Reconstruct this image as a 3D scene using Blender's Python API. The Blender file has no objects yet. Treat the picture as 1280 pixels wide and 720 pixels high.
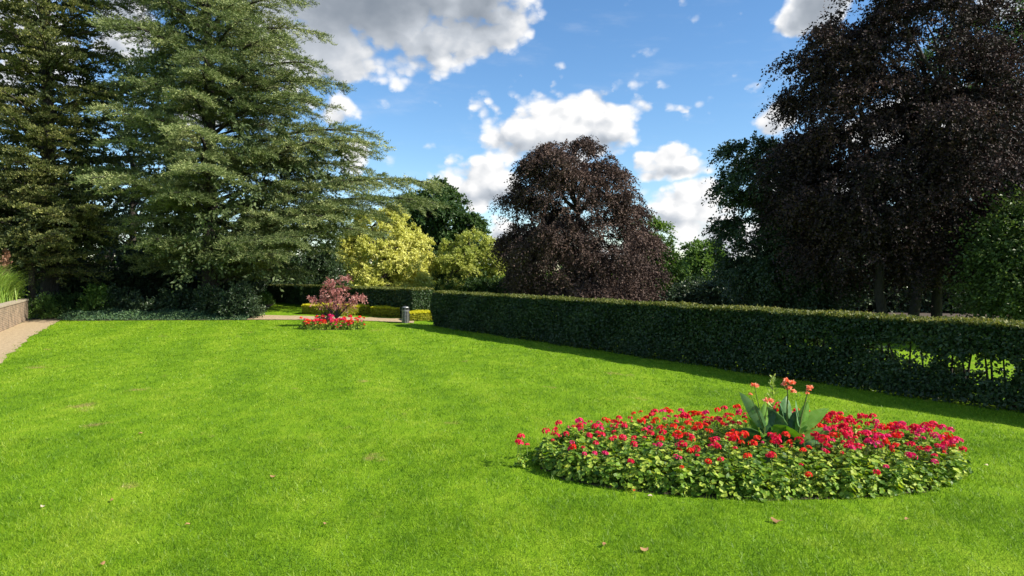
import bpy, math, random
import numpy as np
from mathutils import Vector

C = bpy.context.scene.collection
rng = np.random.default_rng(7)
random.seed(7)
R = math.radians

# ------------------------------------------------------------------ camera
CAMZ = 2.6; F = 853.0; TILT = math.atan(22.0/F)
cam_d = bpy.data.cameras.new('camera'); cam = bpy.data.objects.new('camera', cam_d); C.objects.link(cam)
cam_d.lens = 24.0; cam_d.sensor_width = 36.0; cam_d.clip_end = 3000; cam_d.clip_start = 0.05
cam.location = (0, 0, CAMZ); cam.rotation_euler = (R(90)-TILT, 0, 0)
bpy.context.scene.camera = cam

# ------------------------------------------------------------------ light
SUN_EL = 38.0
SAZ = np.array([1.0, -0.28]); SAZ /= np.linalg.norm(SAZ)
sd = Vector((SAZ[0]*math.cos(R(SUN_EL)), SAZ[1]*math.cos(R(SUN_EL)), math.sin(R(SUN_EL))))
sun_d = bpy.data.lights.new('sun', 'SUN'); sun = bpy.data.objects.new('sun', sun_d); C.objects.link(sun)
sun_d.energy = 5.0; sun_d.angle = R(0.5); sun_d.color = (1.0, 0.93, 0.80)
sun.rotation_euler = sd.to_track_quat('Z', 'Y').to_euler()
sun.location = (30, -10, 40)

sc = bpy.context.scene
sc.view_settings.view_transform = 'Standard'; sc.view_settings.look = 'None'
sc.view_settings.exposure = 0.88; sc.view_settings.gamma = 1.0; sc.view_settings.use_curve_mapping = False

world = bpy.data.worlds.new('World'); sc.world = world; world.use_nodes = True
wt = world.node_tree; wt.nodes.clear()

class E:
    """tiny expression builder over math nodes"""
    nt = None
    def __init__(s, sock): s.s = sock
    @staticmethod
    def m(op, a, b=None, c=None, clamp=False):
        n = E.nt.nodes.new('ShaderNodeMath'); n.operation = op; n.use_clamp = clamp
        for i, v in enumerate((a, b, c)):
            if v is None: continue
            if isinstance(v, E): E.nt.links.new(v.s, n.inputs[i])
            else: n.inputs[i].default_value = v
        return E(n.outputs[0])
    def __add__(a, b): return E.m('ADD', a, b)
    __radd__ = __add__
    def __sub__(a, b): return E.m('SUBTRACT', a, b)
    def __rsub__(a, b): return E.m('SUBTRACT', b, a)
    def __mul__(a, b): return E.m('MULTIPLY', a, b)
    __rmul__ = __mul__
    def __truediv__(a, b): return E.m('DIVIDE', a, b)
def sstep(x, a, b):
    n = E.nt.nodes.new('ShaderNodeMapRange'); n.interpolation_type = 'SMOOTHSTEP'
    E.nt.links.new(x.s, n.inputs[0]); n.inputs[1].default_value = a; n.inputs[2].default_value = b
    return E(n.outputs[0])
def combine(x, y, z):
    n = E.nt.nodes.new('ShaderNodeCombineXYZ')
    for i, v in enumerate((x, y, z)):
        if isinstance(v, E): E.nt.links.new(v.s, n.inputs[i])
        else: n.inputs[i].default_value = v
    return n.outputs[0]
def noise(vec, scale, detail=6, rough=0.55, lac=2.0):
    n = E.nt.nodes.new('ShaderNodeTexNoise'); n.inputs['Scale'].default_value = scale
    n.inputs['Detail'].default_value = detail; n.inputs['Roughness'].default_value = rough
    n.inputs['Lacunarity'].default_value = lac
    E.nt.links.new(vec, n.inputs['Vector']); return E(n.outputs[0])

def build_world():
    E.nt = wt; N = wt.nodes; L = wt.links
    sky = N.new('ShaderNodeTexSky'); sky.sky_type = 'NISHITA'; sky.sun_disc = False
    sky.sun_elevation = R(SUN_EL); sky.sun_rotation = math.atan2(SAZ[0], SAZ[1])
    sky.air_density = 1.0; sky.dust_density = 0.1; sky.ozone_density = 3.5; sky.altitude = 50
    hs = N.new('ShaderNodeHueSaturation'); hs.inputs['Saturation'].default_value = 1.15
    L.new(sky.outputs[0], hs.inputs['Color'])
    bg = N.new('ShaderNodeBackground'); bg.inputs[1].default_value = 0.10
    L.new(hs.outputs[0], bg.inputs[0])
    tc = N.new('ShaderNodeTexCoord'); sp = N.new('ShaderNodeSeparateXYZ'); L.new(tc.outputs['Generated'], sp.inputs[0])
    x, y, z = (E(sp.outputs[i]) for i in range(3))
    az = E.m('ARCTAN2', x, y); el = E.m('ARCSINE', z)
    P = combine(az, el*1.35, 0.0)
    P3 = tc.outputs['Generated']
    # billow warping
    w1 = noise(P3, 7.0, 5, 0.6) - 0.5
    n2 = N.new('ShaderNodeTexNoise'); n2.inputs['Scale'].default_value = 9.0; n2.inputs['Detail'].default_value = 5
    vm = N.new('ShaderNodeVectorMath'); vm.operation = 'ADD'; vm.inputs[1].default_value = (3.1, 7.7, 1.3)
    L.new(P3, vm.inputs[0]); L.new(vm.outputs[0], n2.inputs['Vector']); w2 = E(n2.outputs[0]) - 0.5
    azw = az + w1*0.10; elw = el + w2*0.07
    # (pixel centre x, y, half width, half height above, below, weight)
    cl = [(460, -10, 245, 130, 118, 1.0), (600, 20, 90, 95, 60, 0.9), (400, 60, 110, 90, 60, 0.9),
          (700, 168, 118, 56, 46, 1.0), (760, 165, 60, 40, 30, 0.9), (640, 165, 70, 40, 36, 0.9), (742, 140, 40, 32, 30, .9),
          (592, 222, 70, 42, 46, 1.0), (562, 212, 30, 26, 30, .8), (838, 207, 66, 24, 20, 0.9), (806, 135, 26, 16, 14, 0.6), (842, 138, 18, 8, 8, 0.45),
          (868, 262, 66, 42, 52, 1.0), (905, 300, 70, 50, 40, .9), (618, 280, 26, 22, 26, 0.8), (410, 142, 44, 34, 32, 0.75),
          (455, 195, 26, 22, 22, 0.6), (1010, 10, 60, 50, 34, 0.9), (965, 152, 42, 22, 20, 0.7), (1270, -20, 110, 90, 60, 1.0),
          (1020, 250, 110, 40, 40, 0.8), (1150, 160, 120, 50, 50, 0.8), (20, 60, 120, 100, 90, 0.9), (160, 30, 60, 60, 50, .8), (260, 150, 60, 30, 30, .6),
          (560, 330, 120, 20, 30, 0.6), (770, 320, 80, 24, 30, .6), (-200, 100, 220, 110, 90, 1.0), (1500, 200, 160, 60, 70, .9), (1700, 0, 200, 120, 90, 1.0)]
    M = None; T = None; W = None
    for (px, py, a, bu, bd, wgt) in cl:
        ca = math.atan((px-640)/F); r = math.hypot(1, (px-640)/F)
        ce = math.atan((338-py)/F/r)
        sx = a/F/(1+((px-640)/F)**2); su = bu/F/r; sdn = bd/F/r
        dx = (azw-ca)/sx; dy = elw-ce
        up = E.m('MAXIMUM', dy, 0.0)/su; dn = E.m('MINIMUM', dy, 0.0)/sdn
        d = (1.0 - dx*dx - up*up - dn*dn)*wgt
        t = up + dn; w = E.m('POWER', 2.718, d*4.0)
        if M is None: M = d; T = t*w; W = w
        else: T = T + t*w; W = W + w; M = E.m('SMOOTH_MAX', M, d, 0.2)
    T = T/W
    # scattered clouds elsewhere round the sky so it holds up when looked at from elsewhere
    gen = noise(P3, 2.3, 2, 0.5)
    back = sstep(E.m('ABSOLUTE', az), 1.0, 1.5)
    M = E.m('MAXIMUM', M, (gen-0.52)*6.0*back)
    def puffs(vec):
        v = N.new('ShaderNodeTexVoronoi'); v.voronoi_dimensions = '2D'; v.feature = 'F1'; v.inputs['Scale'].default_value = 15.0; v.inputs['Detail'].default_value = 2.0
        v.inputs['Roughness'].default_value = 0.55; v.inputs['Randomness'].default_value = 1.0
        L.new(vec, v.inputs['Vector']); return 0.85 - E(v.outputs['Distance'])*1.25
    f2 = noise(P, 60.0, 6, 0.62)
    Pw = combine(az + (f2-0.5)*0.012, el*1.35 + (f2-0.5)*0.012, 0.0)
    Pw2 = combine(az + (f2-0.5)*0.012 + 0.014, el*1.35 + (f2-0.5)*0.012 + 0.014, 0.0)
    g1 = noise(Pw, 9.0, 5, 0.55); g1o = noise(Pw2, 9.0, 5, 0.55)
    f = puffs(Pw)*0.55 + g1*0.55; fo = puffs(Pw2)*0.55 + g1o*0.55
    near = sstep(M, -0.50, 0.10); dens = M + ((f-0.52)*1.15 + (f2-0.5)*0.26)*near + 0.14*near - 0.02
    wis = noise(combine(az*2.0 + el*1.6, el*7.0, 3.0), 4.0, 5, 0.6)
    alpha = E.m('ADD', sstep(dens, -0.02, 0.40), sstep(wis, 0.5, 0.9)*0.20, clamp=True)
    rel = (f-fo)*2.2
    thick = sstep(M, 0.1, 0.8)
    low = sstep(T*-1.0 + (g1-0.5)*0.8, -0.25, 0.8)
    belly = sstep(el, 0.20, 0.36)*sstep(M + (g1-0.5)*0.7, 0.35, 1.0)
    shade = 1.0 - E.m('MAXIMUM', thick*low*0.52, belly*0.72) + rel*E.m('SUBTRACT', 0.30, belly*0.26)
    shade = E.m('MINIMUM', E.m('MAXIMUM', shade, 0.25), 1.12)
    cr = N.new('ShaderNodeValToRGB'); L.new(shade.s, cr.inputs[0])
    e = cr.color_ramp.elements; e[0].position = 0.25; e[0].color = (0.15, 0.175, 0.21, 1); e[1].position = 1.0; e[1].color = (0.62, 0.615, 0.61, 1)
    m = e.new(0.62); m.color = (0.34, 0.365, 0.40, 1)
    cb = N.new('ShaderNodeBackground'); cb.inputs[1].default_value = 0.95; L.new(cr.outputs[0], cb.inputs[0])
    mx = N.new('ShaderNodeMixShader'); L.new(alpha.s, mx.inputs[0]); L.new(bg.outputs[0], mx.inputs[1]); L.new(cb.outputs[0], mx.inputs[2])
    out = N.new('ShaderNodeOutputWorld'); L.new(mx.outputs[0], out.inputs[0])
    world.cycles.sampling_method = 'MANUAL'; world.cycles.sample_map_resolution = 256
build_world()

# ------------------------------------------------------------------ pixel -> world helpers (photo pixels, used once to survey positions)
def P(px, py, D):
    cx = (px-640)/F; cy = -(py-360)/F
    y = math.cos(TILT) + cy*math.sin(TILT); z = -math.sin(TILT) + cy*math.cos(TILT)
    k = D/y
    return np.array([cx*k, D, CAMZ + z*k])
def G(px, py, z0=0.0):
    cx = (px-640)/F; cy = -(py-360)/F
    y = math.cos(TILT) + cy*math.sin(TILT); z = -math.sin(TILT) + cy*math.cos(TILT)
    k = (z0-CAMZ)/z
    return np.array([cx*k, y*k, z0])

def ss(x, a, b):
    t = np.clip((np.asarray(x, float)-a)/(b-a), 0, 1); return t*t*(3-2*t)
def hgt(x, y):
    """terrain height"""
    x = np.asarray(x, float); y = np.asarray(y, float)
    return 0.6*ss(y + 0.25*x, 30, 44)*(1-ss(x, -4, 4))

# ------------------------------------------------------------------ materials
def newmat(name):
    m = bpy.data.materials.new(name); m.use_nodes = True; nt = m.node_tree; nt.nodes.clear()
    out = nt.nodes.new('ShaderNodeOutputMaterial'); return m, nt, out
def ramp(nt, fac, stops):
    r = nt.nodes.new('ShaderNodeValToRGB'); nt.links.new(fac, r.inputs[0]); e = r.color_ramp.elements
    while len(e) < len(stops): e.new(0.5)
    for el_, (p, c) in zip(e, stops): el_.position = p; el_.color = (*c, 1)
    return r.outputs[0]
def leafmat(name, cols, trans=0.35, rough=0.5, spec=0.3, tcol=None):
    m, nt, out = newmat(name); L = nt.links
    at = nt.nodes.new('ShaderNodeAttribute'); at.attribute_name = 'rnd'
    stops = [(i/(len(cols)-1), c) for i, c in enumerate(cols)]
    col = ramp(nt, at.outputs['Fac'], stops)
    b = nt.nodes.new('ShaderNodeBsdfPrincipled'); L.new(col, b.inputs['Base Color'])
    b.inputs['Roughness'].default_value = rough; b.inputs['Specular IOR Level'].default_value = spec
    t = nt.nodes.new('ShaderNodeBsdfTranslucent')
    hs = nt.nodes.new('ShaderNodeHueSaturation'); hs.inputs['Value'].default_value = 1.3; hs.inputs['Saturation'].default_value = 1.1
    hs.inputs['Hue'].default_value = 0.49 if tcol is None else tcol
    L.new(col, hs.inputs['Color']); L.new(hs.outputs[0], t.inputs[0])
    mx = nt.nodes.new('ShaderNodeMixShader'); mx.inputs[0].default_value = trans
    L.new(b.outputs[0], mx.inputs[1]); L.new(t.outputs[0], mx.inputs[2]); L.new(mx.outputs[0], out.inputs[0])
    return m
def simplemat(name, c1, c2, scale=8.0, rough=0.85, bump=0.3, metal=0.0, stretch=(1, 1, 1)):
    m, nt, out = newmat(name); L = nt.links
    tc = nt.nodes.new('ShaderNodeTexCoord'); mp = nt.nodes.new('ShaderNodeMapping'); mp.inputs['Scale'].default_value = stretch
    L.new(tc.outputs['Object'], mp.inputs[0])
    n = nt.nodes.new('ShaderNodeTexNoise'); n.inputs['Scale'].default_value = scale; n.inputs['Detail'].default_value = 6; n.inputs['Roughness'].default_value = .65
    L.new(mp.outputs[0], n.inputs['Vector'])
    col = ramp(nt, n.outputs[0], [(0.3, c1), (0.7, c2)])
    b = nt.nodes.new('ShaderNodeBsdfPrincipled'); L.new(col, b.inputs['Base Color']); b.inputs['Roughness'].default_value = rough
    b.inputs['Metallic'].default_value = metal
    bp = nt.nodes.new('ShaderNodeBump'); bp.inputs['Strength'].default_value = bump; bp.inputs['Distance'].default_value = 0.03
    L.new(n.outputs[0], bp.inputs['Height']); L.new(bp.outputs[0], b.inputs['Normal']); L.new(b.outputs[0], out.inputs[0])
    return m

def grass_color(nt, blade):
    """colour of the mown lawn from world position, the same for turf sheet and blades"""
    E.nt = nt; L = nt.links
    geo = nt.nodes.new('ShaderNodeNewGeometry'); pos = geo.outputs['Position']
    sp = nt.nodes.new('ShaderNodeSeparateXYZ'); L.new(pos, sp.inputs[0])
    a = noise(combine(E(sp.outputs[0]), E(sp.outputs[1])*0.45, 0.0), 0.55, 5, 0.6)
    b = noise(combine(E(sp.outputs[0]), E(sp.outputs[1])*0.6, 5.0), 3.2, 6, 0.7)
    # faint mowing bands running away from the camera, slightly fanned
    band = E.m('SINE', E(sp.outputs[0])*2.9 + E(sp.outputs[1])*1.02 + a*1.2)*sstep(E(sp.outputs[0]), 3.0, -3.0)
    v = a*0.40 + b*0.55 + band*0.032 + 0.025
    col = ramp(nt, v.s, [(0.36, (0.105, 0.22, 0.008)), (0.50, (0.175, 0.315, 0.010)), (0.66, (0.275, 0.40, 0.024))])
    # worn, straw coloured spots
    w = noise(combine(E(sp.outputs[0]), E(sp.outputs[1]), 11.0), 0.9, 4, 0.62)
    mk = sstep(w, 0.64, 0.74)
    mix = nt.nodes.new('ShaderNodeMix'); mix.data_type = 'RGBA'
    L.new((mk*0.75).s, mix.inputs[0]); L.new(col, mix.inputs[6]); mix.inputs[7].default_value = (0.34, 0.27, 0.09, 1)
    return mix.outputs[2], b
def mat_turf():
    m, nt, out = newmat('lawn_turf'); L = nt.links
    col, b = grass_color(nt, False)
    geo = nt.nodes.new('ShaderNodeNewGeometry')
    n = nt.nodes.new('ShaderNodeTexNoise'); n.inputs['Scale'].default_value = 55; n.inputs['Detail'].default_value = 4; L.new(geo.outputs['Position'], n.inputs['Vector'])
    mu = nt.nodes.new('ShaderNodeMix'); mu.data_type = 'RGBA'; mu.blend_type = 'MULTIPLY'; mu.inputs[0].default_value = 1
    g = ramp(nt, n.outputs[0], [(0.3, (0.5, 0.55, 0.5)), (0.65, (1.1, 1.08, 1.0))])
    L.new(col, mu.inputs[6]); L.new(g, mu.inputs[7])
    p = nt.nodes.new('ShaderNodeBsdfPrincipled'); p.inputs['Roughness'].default_value = 0.9; p.inputs['Specular IOR Level'].default_value = 0.1
    L.new(mu.outputs[2], p.inputs['Base Color'])
    bp = nt.nodes.new('ShaderNodeBump'); bp.inputs['Strength'].default_value = 0.8; bp.inputs['Distance'].default_value = 0.03
    L.new(n.outputs[0], bp.inputs['Height']); L.new(bp.outputs[0], p.inputs['Normal'])
    L.new(p.outputs[0], out.inputs[0]); return m
def mat_blade():
    m, nt, out = newmat('grass_blade'); L = nt.links
    col, b = grass_color(nt, True)
    at = nt.nodes.new('ShaderNodeAttribute'); at.attribute_name = 'rnd'
    g = ramp(nt, at.outputs['Fac'], [(0.0, (0.45, 0.6, 0.5)), (0.55, (0.95, 0.97, 1.0)), (0.93, (1.5, 1.3, 2.0)), (1.0, (2.2, 1.65, 6.0))])
    mu = nt.nodes.new('ShaderNodeMix'); mu.data_type = 'RGBA'; mu.blend_type = 'MULTIPLY'; mu.inputs[0].default_value = 1
    L.new(col, mu.inputs[6]); L.new(g, mu.inputs[7])
    p = nt.nodes.new('ShaderNodeBsdfPrincipled'); p.inputs['Roughness'].default_value = 0.45; p.inputs['Specular IOR Level'].default_value = 0.25
    L.new(mu.outputs[2], p.inputs['Base Color'])
    t = nt.nodes.new('ShaderNodeBsdfTranslucent'); L.new(mu.outputs[2], t.inputs[0])
    mx = nt.nodes.new('ShaderNodeMixShader'); mx.inputs[0].default_value = 0.4
    L.new(p.outputs[0], mx.inputs[1]); L.new(t.outputs[0], mx.inputs[2]); L.new(mx.outputs[0], out.inputs[0]); return m

M = {}
M['turf'] = mat_turf(); M['blade'] = mat_blade()
M['bark'] = simplemat('grey_bark', (0.035, 0.030, 0.024), (0.11, 0.095, 0.075), 6, 0.95, 0.9, stretch=(3, 3, 0.7))
M['bark_d'] = simplemat('dark_bark', (0.02, 0.017, 0.014), (0.06, 0.05, 0.04), 6, 0.95, 0.9, stretch=(3, 3, 0.7))
M['soil'] = simplemat('soil', (0.03, 0.021, 0.014), (0.085, 0.06, 0.04), 7, 0.95, 0.8)
M['gravel'] = simplemat('gravel', (0.25, 0.18, 0.10), (0.50, 0.385, 0.235), 9, 0.95, 0.8)
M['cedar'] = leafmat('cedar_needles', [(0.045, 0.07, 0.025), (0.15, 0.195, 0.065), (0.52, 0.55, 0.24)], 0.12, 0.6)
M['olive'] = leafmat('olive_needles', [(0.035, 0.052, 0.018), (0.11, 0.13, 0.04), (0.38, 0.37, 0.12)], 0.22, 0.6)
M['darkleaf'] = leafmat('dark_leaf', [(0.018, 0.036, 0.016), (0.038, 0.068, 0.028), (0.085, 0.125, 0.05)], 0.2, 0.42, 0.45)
M['green'] = leafmat('green_leaf', [(0.022, 0.052, 0.014), (0.045, 0.092, 0.022), (0.09, 0.15, 0.04)], 0.3)
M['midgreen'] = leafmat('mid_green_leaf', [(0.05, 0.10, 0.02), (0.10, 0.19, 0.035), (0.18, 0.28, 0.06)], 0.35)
M['edgeleaf'] = leafmat('dark_olive_leaf', [(0.03, 0.055, 0.015), (0.07, 0.115, 0.028), (0.15, 0.20, 0.055)], 0.3)  # darker, more olive relative of the mid green leaf
M['gold'] = leafmat('golden_leaf', [(0.35, 0.39, 0.07), (0.56, 0.57, 0.14), (0.76, 0.74, 0.28)], 0.3)
M['golddull'] = leafmat('dull_golden_leaf', [(0.20, 0.27, 0.05), (0.38, 0.43, 0.09), (0.58, 0.59, 0.18)], 0.3)
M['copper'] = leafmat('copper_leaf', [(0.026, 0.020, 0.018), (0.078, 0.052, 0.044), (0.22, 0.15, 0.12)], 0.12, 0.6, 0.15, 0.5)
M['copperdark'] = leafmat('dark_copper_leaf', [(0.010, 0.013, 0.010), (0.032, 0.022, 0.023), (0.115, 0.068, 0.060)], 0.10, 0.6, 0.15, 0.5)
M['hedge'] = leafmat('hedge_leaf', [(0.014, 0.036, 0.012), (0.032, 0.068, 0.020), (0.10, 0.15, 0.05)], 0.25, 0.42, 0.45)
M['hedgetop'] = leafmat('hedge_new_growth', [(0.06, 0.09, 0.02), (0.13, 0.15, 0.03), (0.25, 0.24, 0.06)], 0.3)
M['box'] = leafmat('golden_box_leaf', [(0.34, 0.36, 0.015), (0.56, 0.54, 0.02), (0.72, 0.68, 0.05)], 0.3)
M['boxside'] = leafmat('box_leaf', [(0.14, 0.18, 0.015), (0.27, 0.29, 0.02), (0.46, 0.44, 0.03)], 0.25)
M['redleaf'] = leafmat('red_maple_leaf', [(0.20, 0.06, 0.06), (0.46, 0.19, 0.17), (0.68, 0.42, 0.38)], 0.35, tcol=0.5)
M['purpleleaf'] = leafmat('purple_leaf', [(0.03, 0.012, 0.02), (0.07, 0.028, 0.04), (0.13, 0.06, 0.07)], 0.15, tcol=0.5)
M['ger'] = leafmat('geranium_leaf', [(0.045, 0.11, 0.012), (0.17, 0.30, 0.025), (0.42, 0.50, 0.07)], 0.32, 0.5)
M['stem'] = leafmat('green_stem', [(0.10, 0.16, 0.03), (0.16, 0.24, 0.05)], 0.1)
M['red'] = leafmat('red_petal', [(0.62, 0.012, 0.012), (0.80, 0.03, 0.02), (0.90, 0.10, 0.04)], 0.3, 0.6, 0.2, 0.5)
M['pinkred'] = leafmat('crimson_petal', [(0.52, 0.005, 0.02), (0.74, 0.015, 0.06), (0.88, 0.05, 0.14)], 0.3, 0.6, 0.2, 0.5)
M['magenta'] = leafmat('magenta_petal', [(0.55, 0.006, 0.08), (0.76, 0.02, 0.16), (0.90, 0.10, 0.28)], 0.3, 0.6, 0.2, 0.5)
M['salmon'] = leafmat('salmon_petal', [(0.82, 0.16, 0.09), (0.90, 0.34, 0.20), (0.92, 0.60, 0.40)], 0.3, 0.6, 0.2, 0.5)
M['palepink'] = leafmat('pale_pink_petal', [(0.80, 0.42, 0.32), (0.88, 0.62, 0.50)], 0.3, 0.6, 0.2, 0.5)
M['canna'] = leafmat('canna_leaf', [(0.08, 0.21, 0.02), (0.16, 0.34, 0.04), (0.28, 0.46, 0.12)], 0.3, 0.42, 0.3)
M['cannadark'] = leafmat('dark_canna_leaf', [(0.03, 0.09, 0.025), (0.07, 0.18, 0.05), (0.14, 0.27, 0.11)], 0.25, 0.4, 0.35)
M['lime'] = leafmat('lime_leaf', [(0.20, 0.32, 0.05), (0.32, 0.44, 0.10), (0.50, 0.58, 0.22)], 0.35)
M['ivy'] = leafmat('ivy_leaf', [(0.022, 0.055, 0.025), (0.05, 0.10, 0.045), (0.10, 0.17, 0.06)], 0.15, 0.5, 0.25)
M['reed'] = leafmat('reed_leaf', [(0.16, 0.27, 0.04), (0.28, 0.42, 0.07), (0.42, 0.52, 0.14)], 0.35)
M['plume'] = leafmat('rusty_plume', [(0.22, 0.11, 0.07), (0.36, 0.20, 0.13)], 0.3, tcol=0.5)
M['dry'] = leafmat('dry_leaf', [(0.28, 0.13, 0.05), (0.48, 0.28, 0.14), (0.70, 0.58, 0.42)], 0.15, tcol=0.5)
M['metal'] = simplemat('galvanised_metal', (0.16, 0.16, 0.16), (0.36, 0.36, 0.35), 14, 0.4, 0.1, 0.7)
M['metald'] = simplemat('dark_metal', (0.03, 0.03, 0.03), (0.06, 0.06, 0.06), 14, 0.5, 0.1, 0.3)

def mat_brick():
    m, nt, out = newmat('old_brick'); L = nt.links
    tc = nt.nodes.new('ShaderNodeTexCoord')
    br = nt.nodes.new('ShaderNodeTexBrick'); br.inputs['Scale'].default_value = 1.0
    br.inputs['Color1'].default_value = (0.27, 0.185, 0.13, 1); br.inputs['Color2'].default_value = (0.17, 0.115, 0.085, 1)
    br.inputs['Mortar'].default_value = (0.36, 0.31, 0.25, 1); br.inputs['Mortar Size'].default_value = 0.012
    br.inputs['Brick Width'].default_value = 0.23; br.inputs['Row Height'].default_value = 0.078
    L.new(tc.outputs['UV'], br.inputs['Vector'])
    n = nt.nodes.new('ShaderNodeTexNoise'); n.inputs['Scale'].default_value = 2.5; n.inputs['Detail'].default_value = 6; L.new(tc.outputs['Object'], n.inputs['Vector'])
    mu = nt.nodes.new('ShaderNodeMix'); mu.data_type = 'RGBA'; mu.blend_type = 'MULTIPLY'; mu.inputs[0].default_value = 1
    L.new(br.outputs[0], mu.inputs[6]); L.new(ramp(nt, n.outputs[0], [(0.3, (0.55, 0.56, 0.5)), (0.7, (1.25, 1.2, 1.1))]), mu.inputs[7])
    p = nt.nodes.new('ShaderNodeBsdfPrincipled'); p.inputs['Roughness'].default_value = 0.92; L.new(mu.outputs[2], p.inputs['Base Color'])
    bp = nt.nodes.new('ShaderNodeBump'); bp.inputs['Strength'].default_value = 0.6; bp.inputs['Distance'].default_value = 0.01
    L.new(br.outputs['Fac'], bp.inputs['Height']); bp.invert = True
    L.new(bp.outputs[0], p.inputs['Normal']); L.new(p.outputs[0], out.inputs[0]); return m
M['brick'] = mat_brick()
M['coping'] = simplemat('stone_coping', (0.27, 0.22, 0.16), (0.42, 0.36, 0.27), 5, 0.95, 0.6)

# ------------------------------------------------------------------ mesh helpers
def mesh_obj(name, V, Fc, mat, parent=None, rnd=None, smooth=False, matidx=None, mats=None):
    """V (n,3); Fc: (m,k) int array or list of arrays with differing k"""
    me = bpy.data.meshes.new(name)
    V = np.ascontiguousarray(V, dtype=np.float32)
    if isinstance(Fc, np.ndarray): Fc = [Fc]
    Fc = [f for f in Fc if len(f)]
    nl = sum(f.size for f in Fc); nf = sum(len(f) for f in Fc)
    me.vertices.add(len(V)); me.vertices.foreach_set('co', V.ravel())
    me.loops.add(nl); me.loops.foreach_set('vertex_index', np.concatenate([f.ravel() for f in Fc]).astype(np.int32))
    tot = np.concatenate([np.full(len(f), f.shape[1]) for f in Fc]).astype(np.int32)
    st = np.concatenate([[0], np.cumsum(tot)[:-1]]).astype(np.int32)
    me.polygons.add(nf); me.polygons.foreach_set('loop_start', st)
    if matidx is not None: me.polygons.foreach_set('material_index', np.asarray(matidx, np.int32))
    me.polygons.foreach_set('use_smooth', np.full(nf, smooth))
    for m in (mats or [mat]): me.materials.append(m)
    me.update(calc_edges=True)
    if rnd is not None:
        a = me.attributes.new('rnd', 'FLOAT', 'FACE'); a.data.foreach_set('value', np.clip(rnd, 0, 1).astype(np.float32))
    o = bpy.data.objects.new(name, me); C.objects.link(o)
    if parent is not None: o.parent = parent
    return o

def tag(o, label=None, cat=None, group=None, kind=None):
    if label: o['label'] = label
    if cat: o['category'] = cat
    if group: o['group'] = group
    if kind: o['kind'] = kind
    return o
def empty(name, loc, label, cat, group=None):
    o = bpy.data.objects.new(name, None); C.objects.link(o); o.location = [float(v) for v in loc]; o.empty_display_size = 0.2
    return tag(o, label, cat, group)

def unit(v): return v/np.maximum(np.linalg.norm(v, axis=-1, keepdims=True), 1e-9)
def rv(*shape): return unit(rng.normal(size=shape+(3,)))

def quads(p, t, n, l, w, fold=0.0):
    """rhombic leaves: p base, t long axis, n normal"""
    p = p.reshape(-1, 3); t = unit(t.reshape(-1, 3)); n = n.reshape(-1, 3)
    b = unit(np.cross(t, n)); nn = np.cross(b, t)
    l = np.broadcast_to(np.asarray(l, float), (len(p),))[:, None]; w = np.broadcast_to(np.asarray(w, float), (len(p),))[:, None]
    m = p + t*l*0.45
    V = np.stack([p, m + b*w*0.5 + nn*w*fold, p + t*l, m - b*w*0.5 + nn*w*fold], 1).reshape(-1, 3)
    Fq = np.arange(len(p)*4).reshape(-1, 4)
    return V, Fq

def tubes(paths, sides=6):
    """paths: list of (pts (n,3), rad (n,))"""
    VV = []; FF = []; off = 0
    ang = np.arange(sides)/sides*2*np.pi
    ca, sa = np.cos(ang), np.sin(ang)
    for pts, rad in paths:
        pts = np.asarray(pts, float); n = len(pts)
        tg = np.gradient(pts, axis=0); tg = unit(tg)
        up = np.array([0, 0, 1.0]) if abs(tg[0, 2]) < 0.9 else np.array([1.0, 0, 0])
        s = unit(np.cross(tg, up)); u = np.cross(s, tg)
        ring = pts[:, None] + (s[:, None]*ca[None, :, None] + u[:, None]*sa[None, :, None])*np.asarray(rad)[:, None, None]
        VV.append(ring.reshape(-1, 3))
        i = np.arange(n-1)[:, None]*sides; j = np.arange(sides)[None]; jn = (j+1) % sides
        f = np.stack([i+j, i+jn, i+sides+jn, i+sides+j], -1).reshape(-1, 4) + off
        FF.append(f); off += n*sides
    return np.concatenate(VV), np.concatenate(FF)

def bez(a, b, c, n):
    t = np.linspace(0, 1, n)[:, None]
    return (1-t)**2*a + 2*t*(1-t)*b + t*t*c

# ------------------------------------------------------------------ broadleaf tree
def outline(rows, D, x0, zb=None):
    """rows of (py, pxL, pxR) at distance D -> arrays z, left radius, right radius about the trunk x0"""
    z = []; a = []; b = []
    for py, l, r in rows:
        q = P(l, py, D); s = P(r, py, D); z.append(q[2]); a.append(x0-q[0]); b.append(s[0]-x0)
    z = np.array(z); o = np.argsort(z)
    return z[o], np.array(a)[o], np.array(b)[o]

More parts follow.
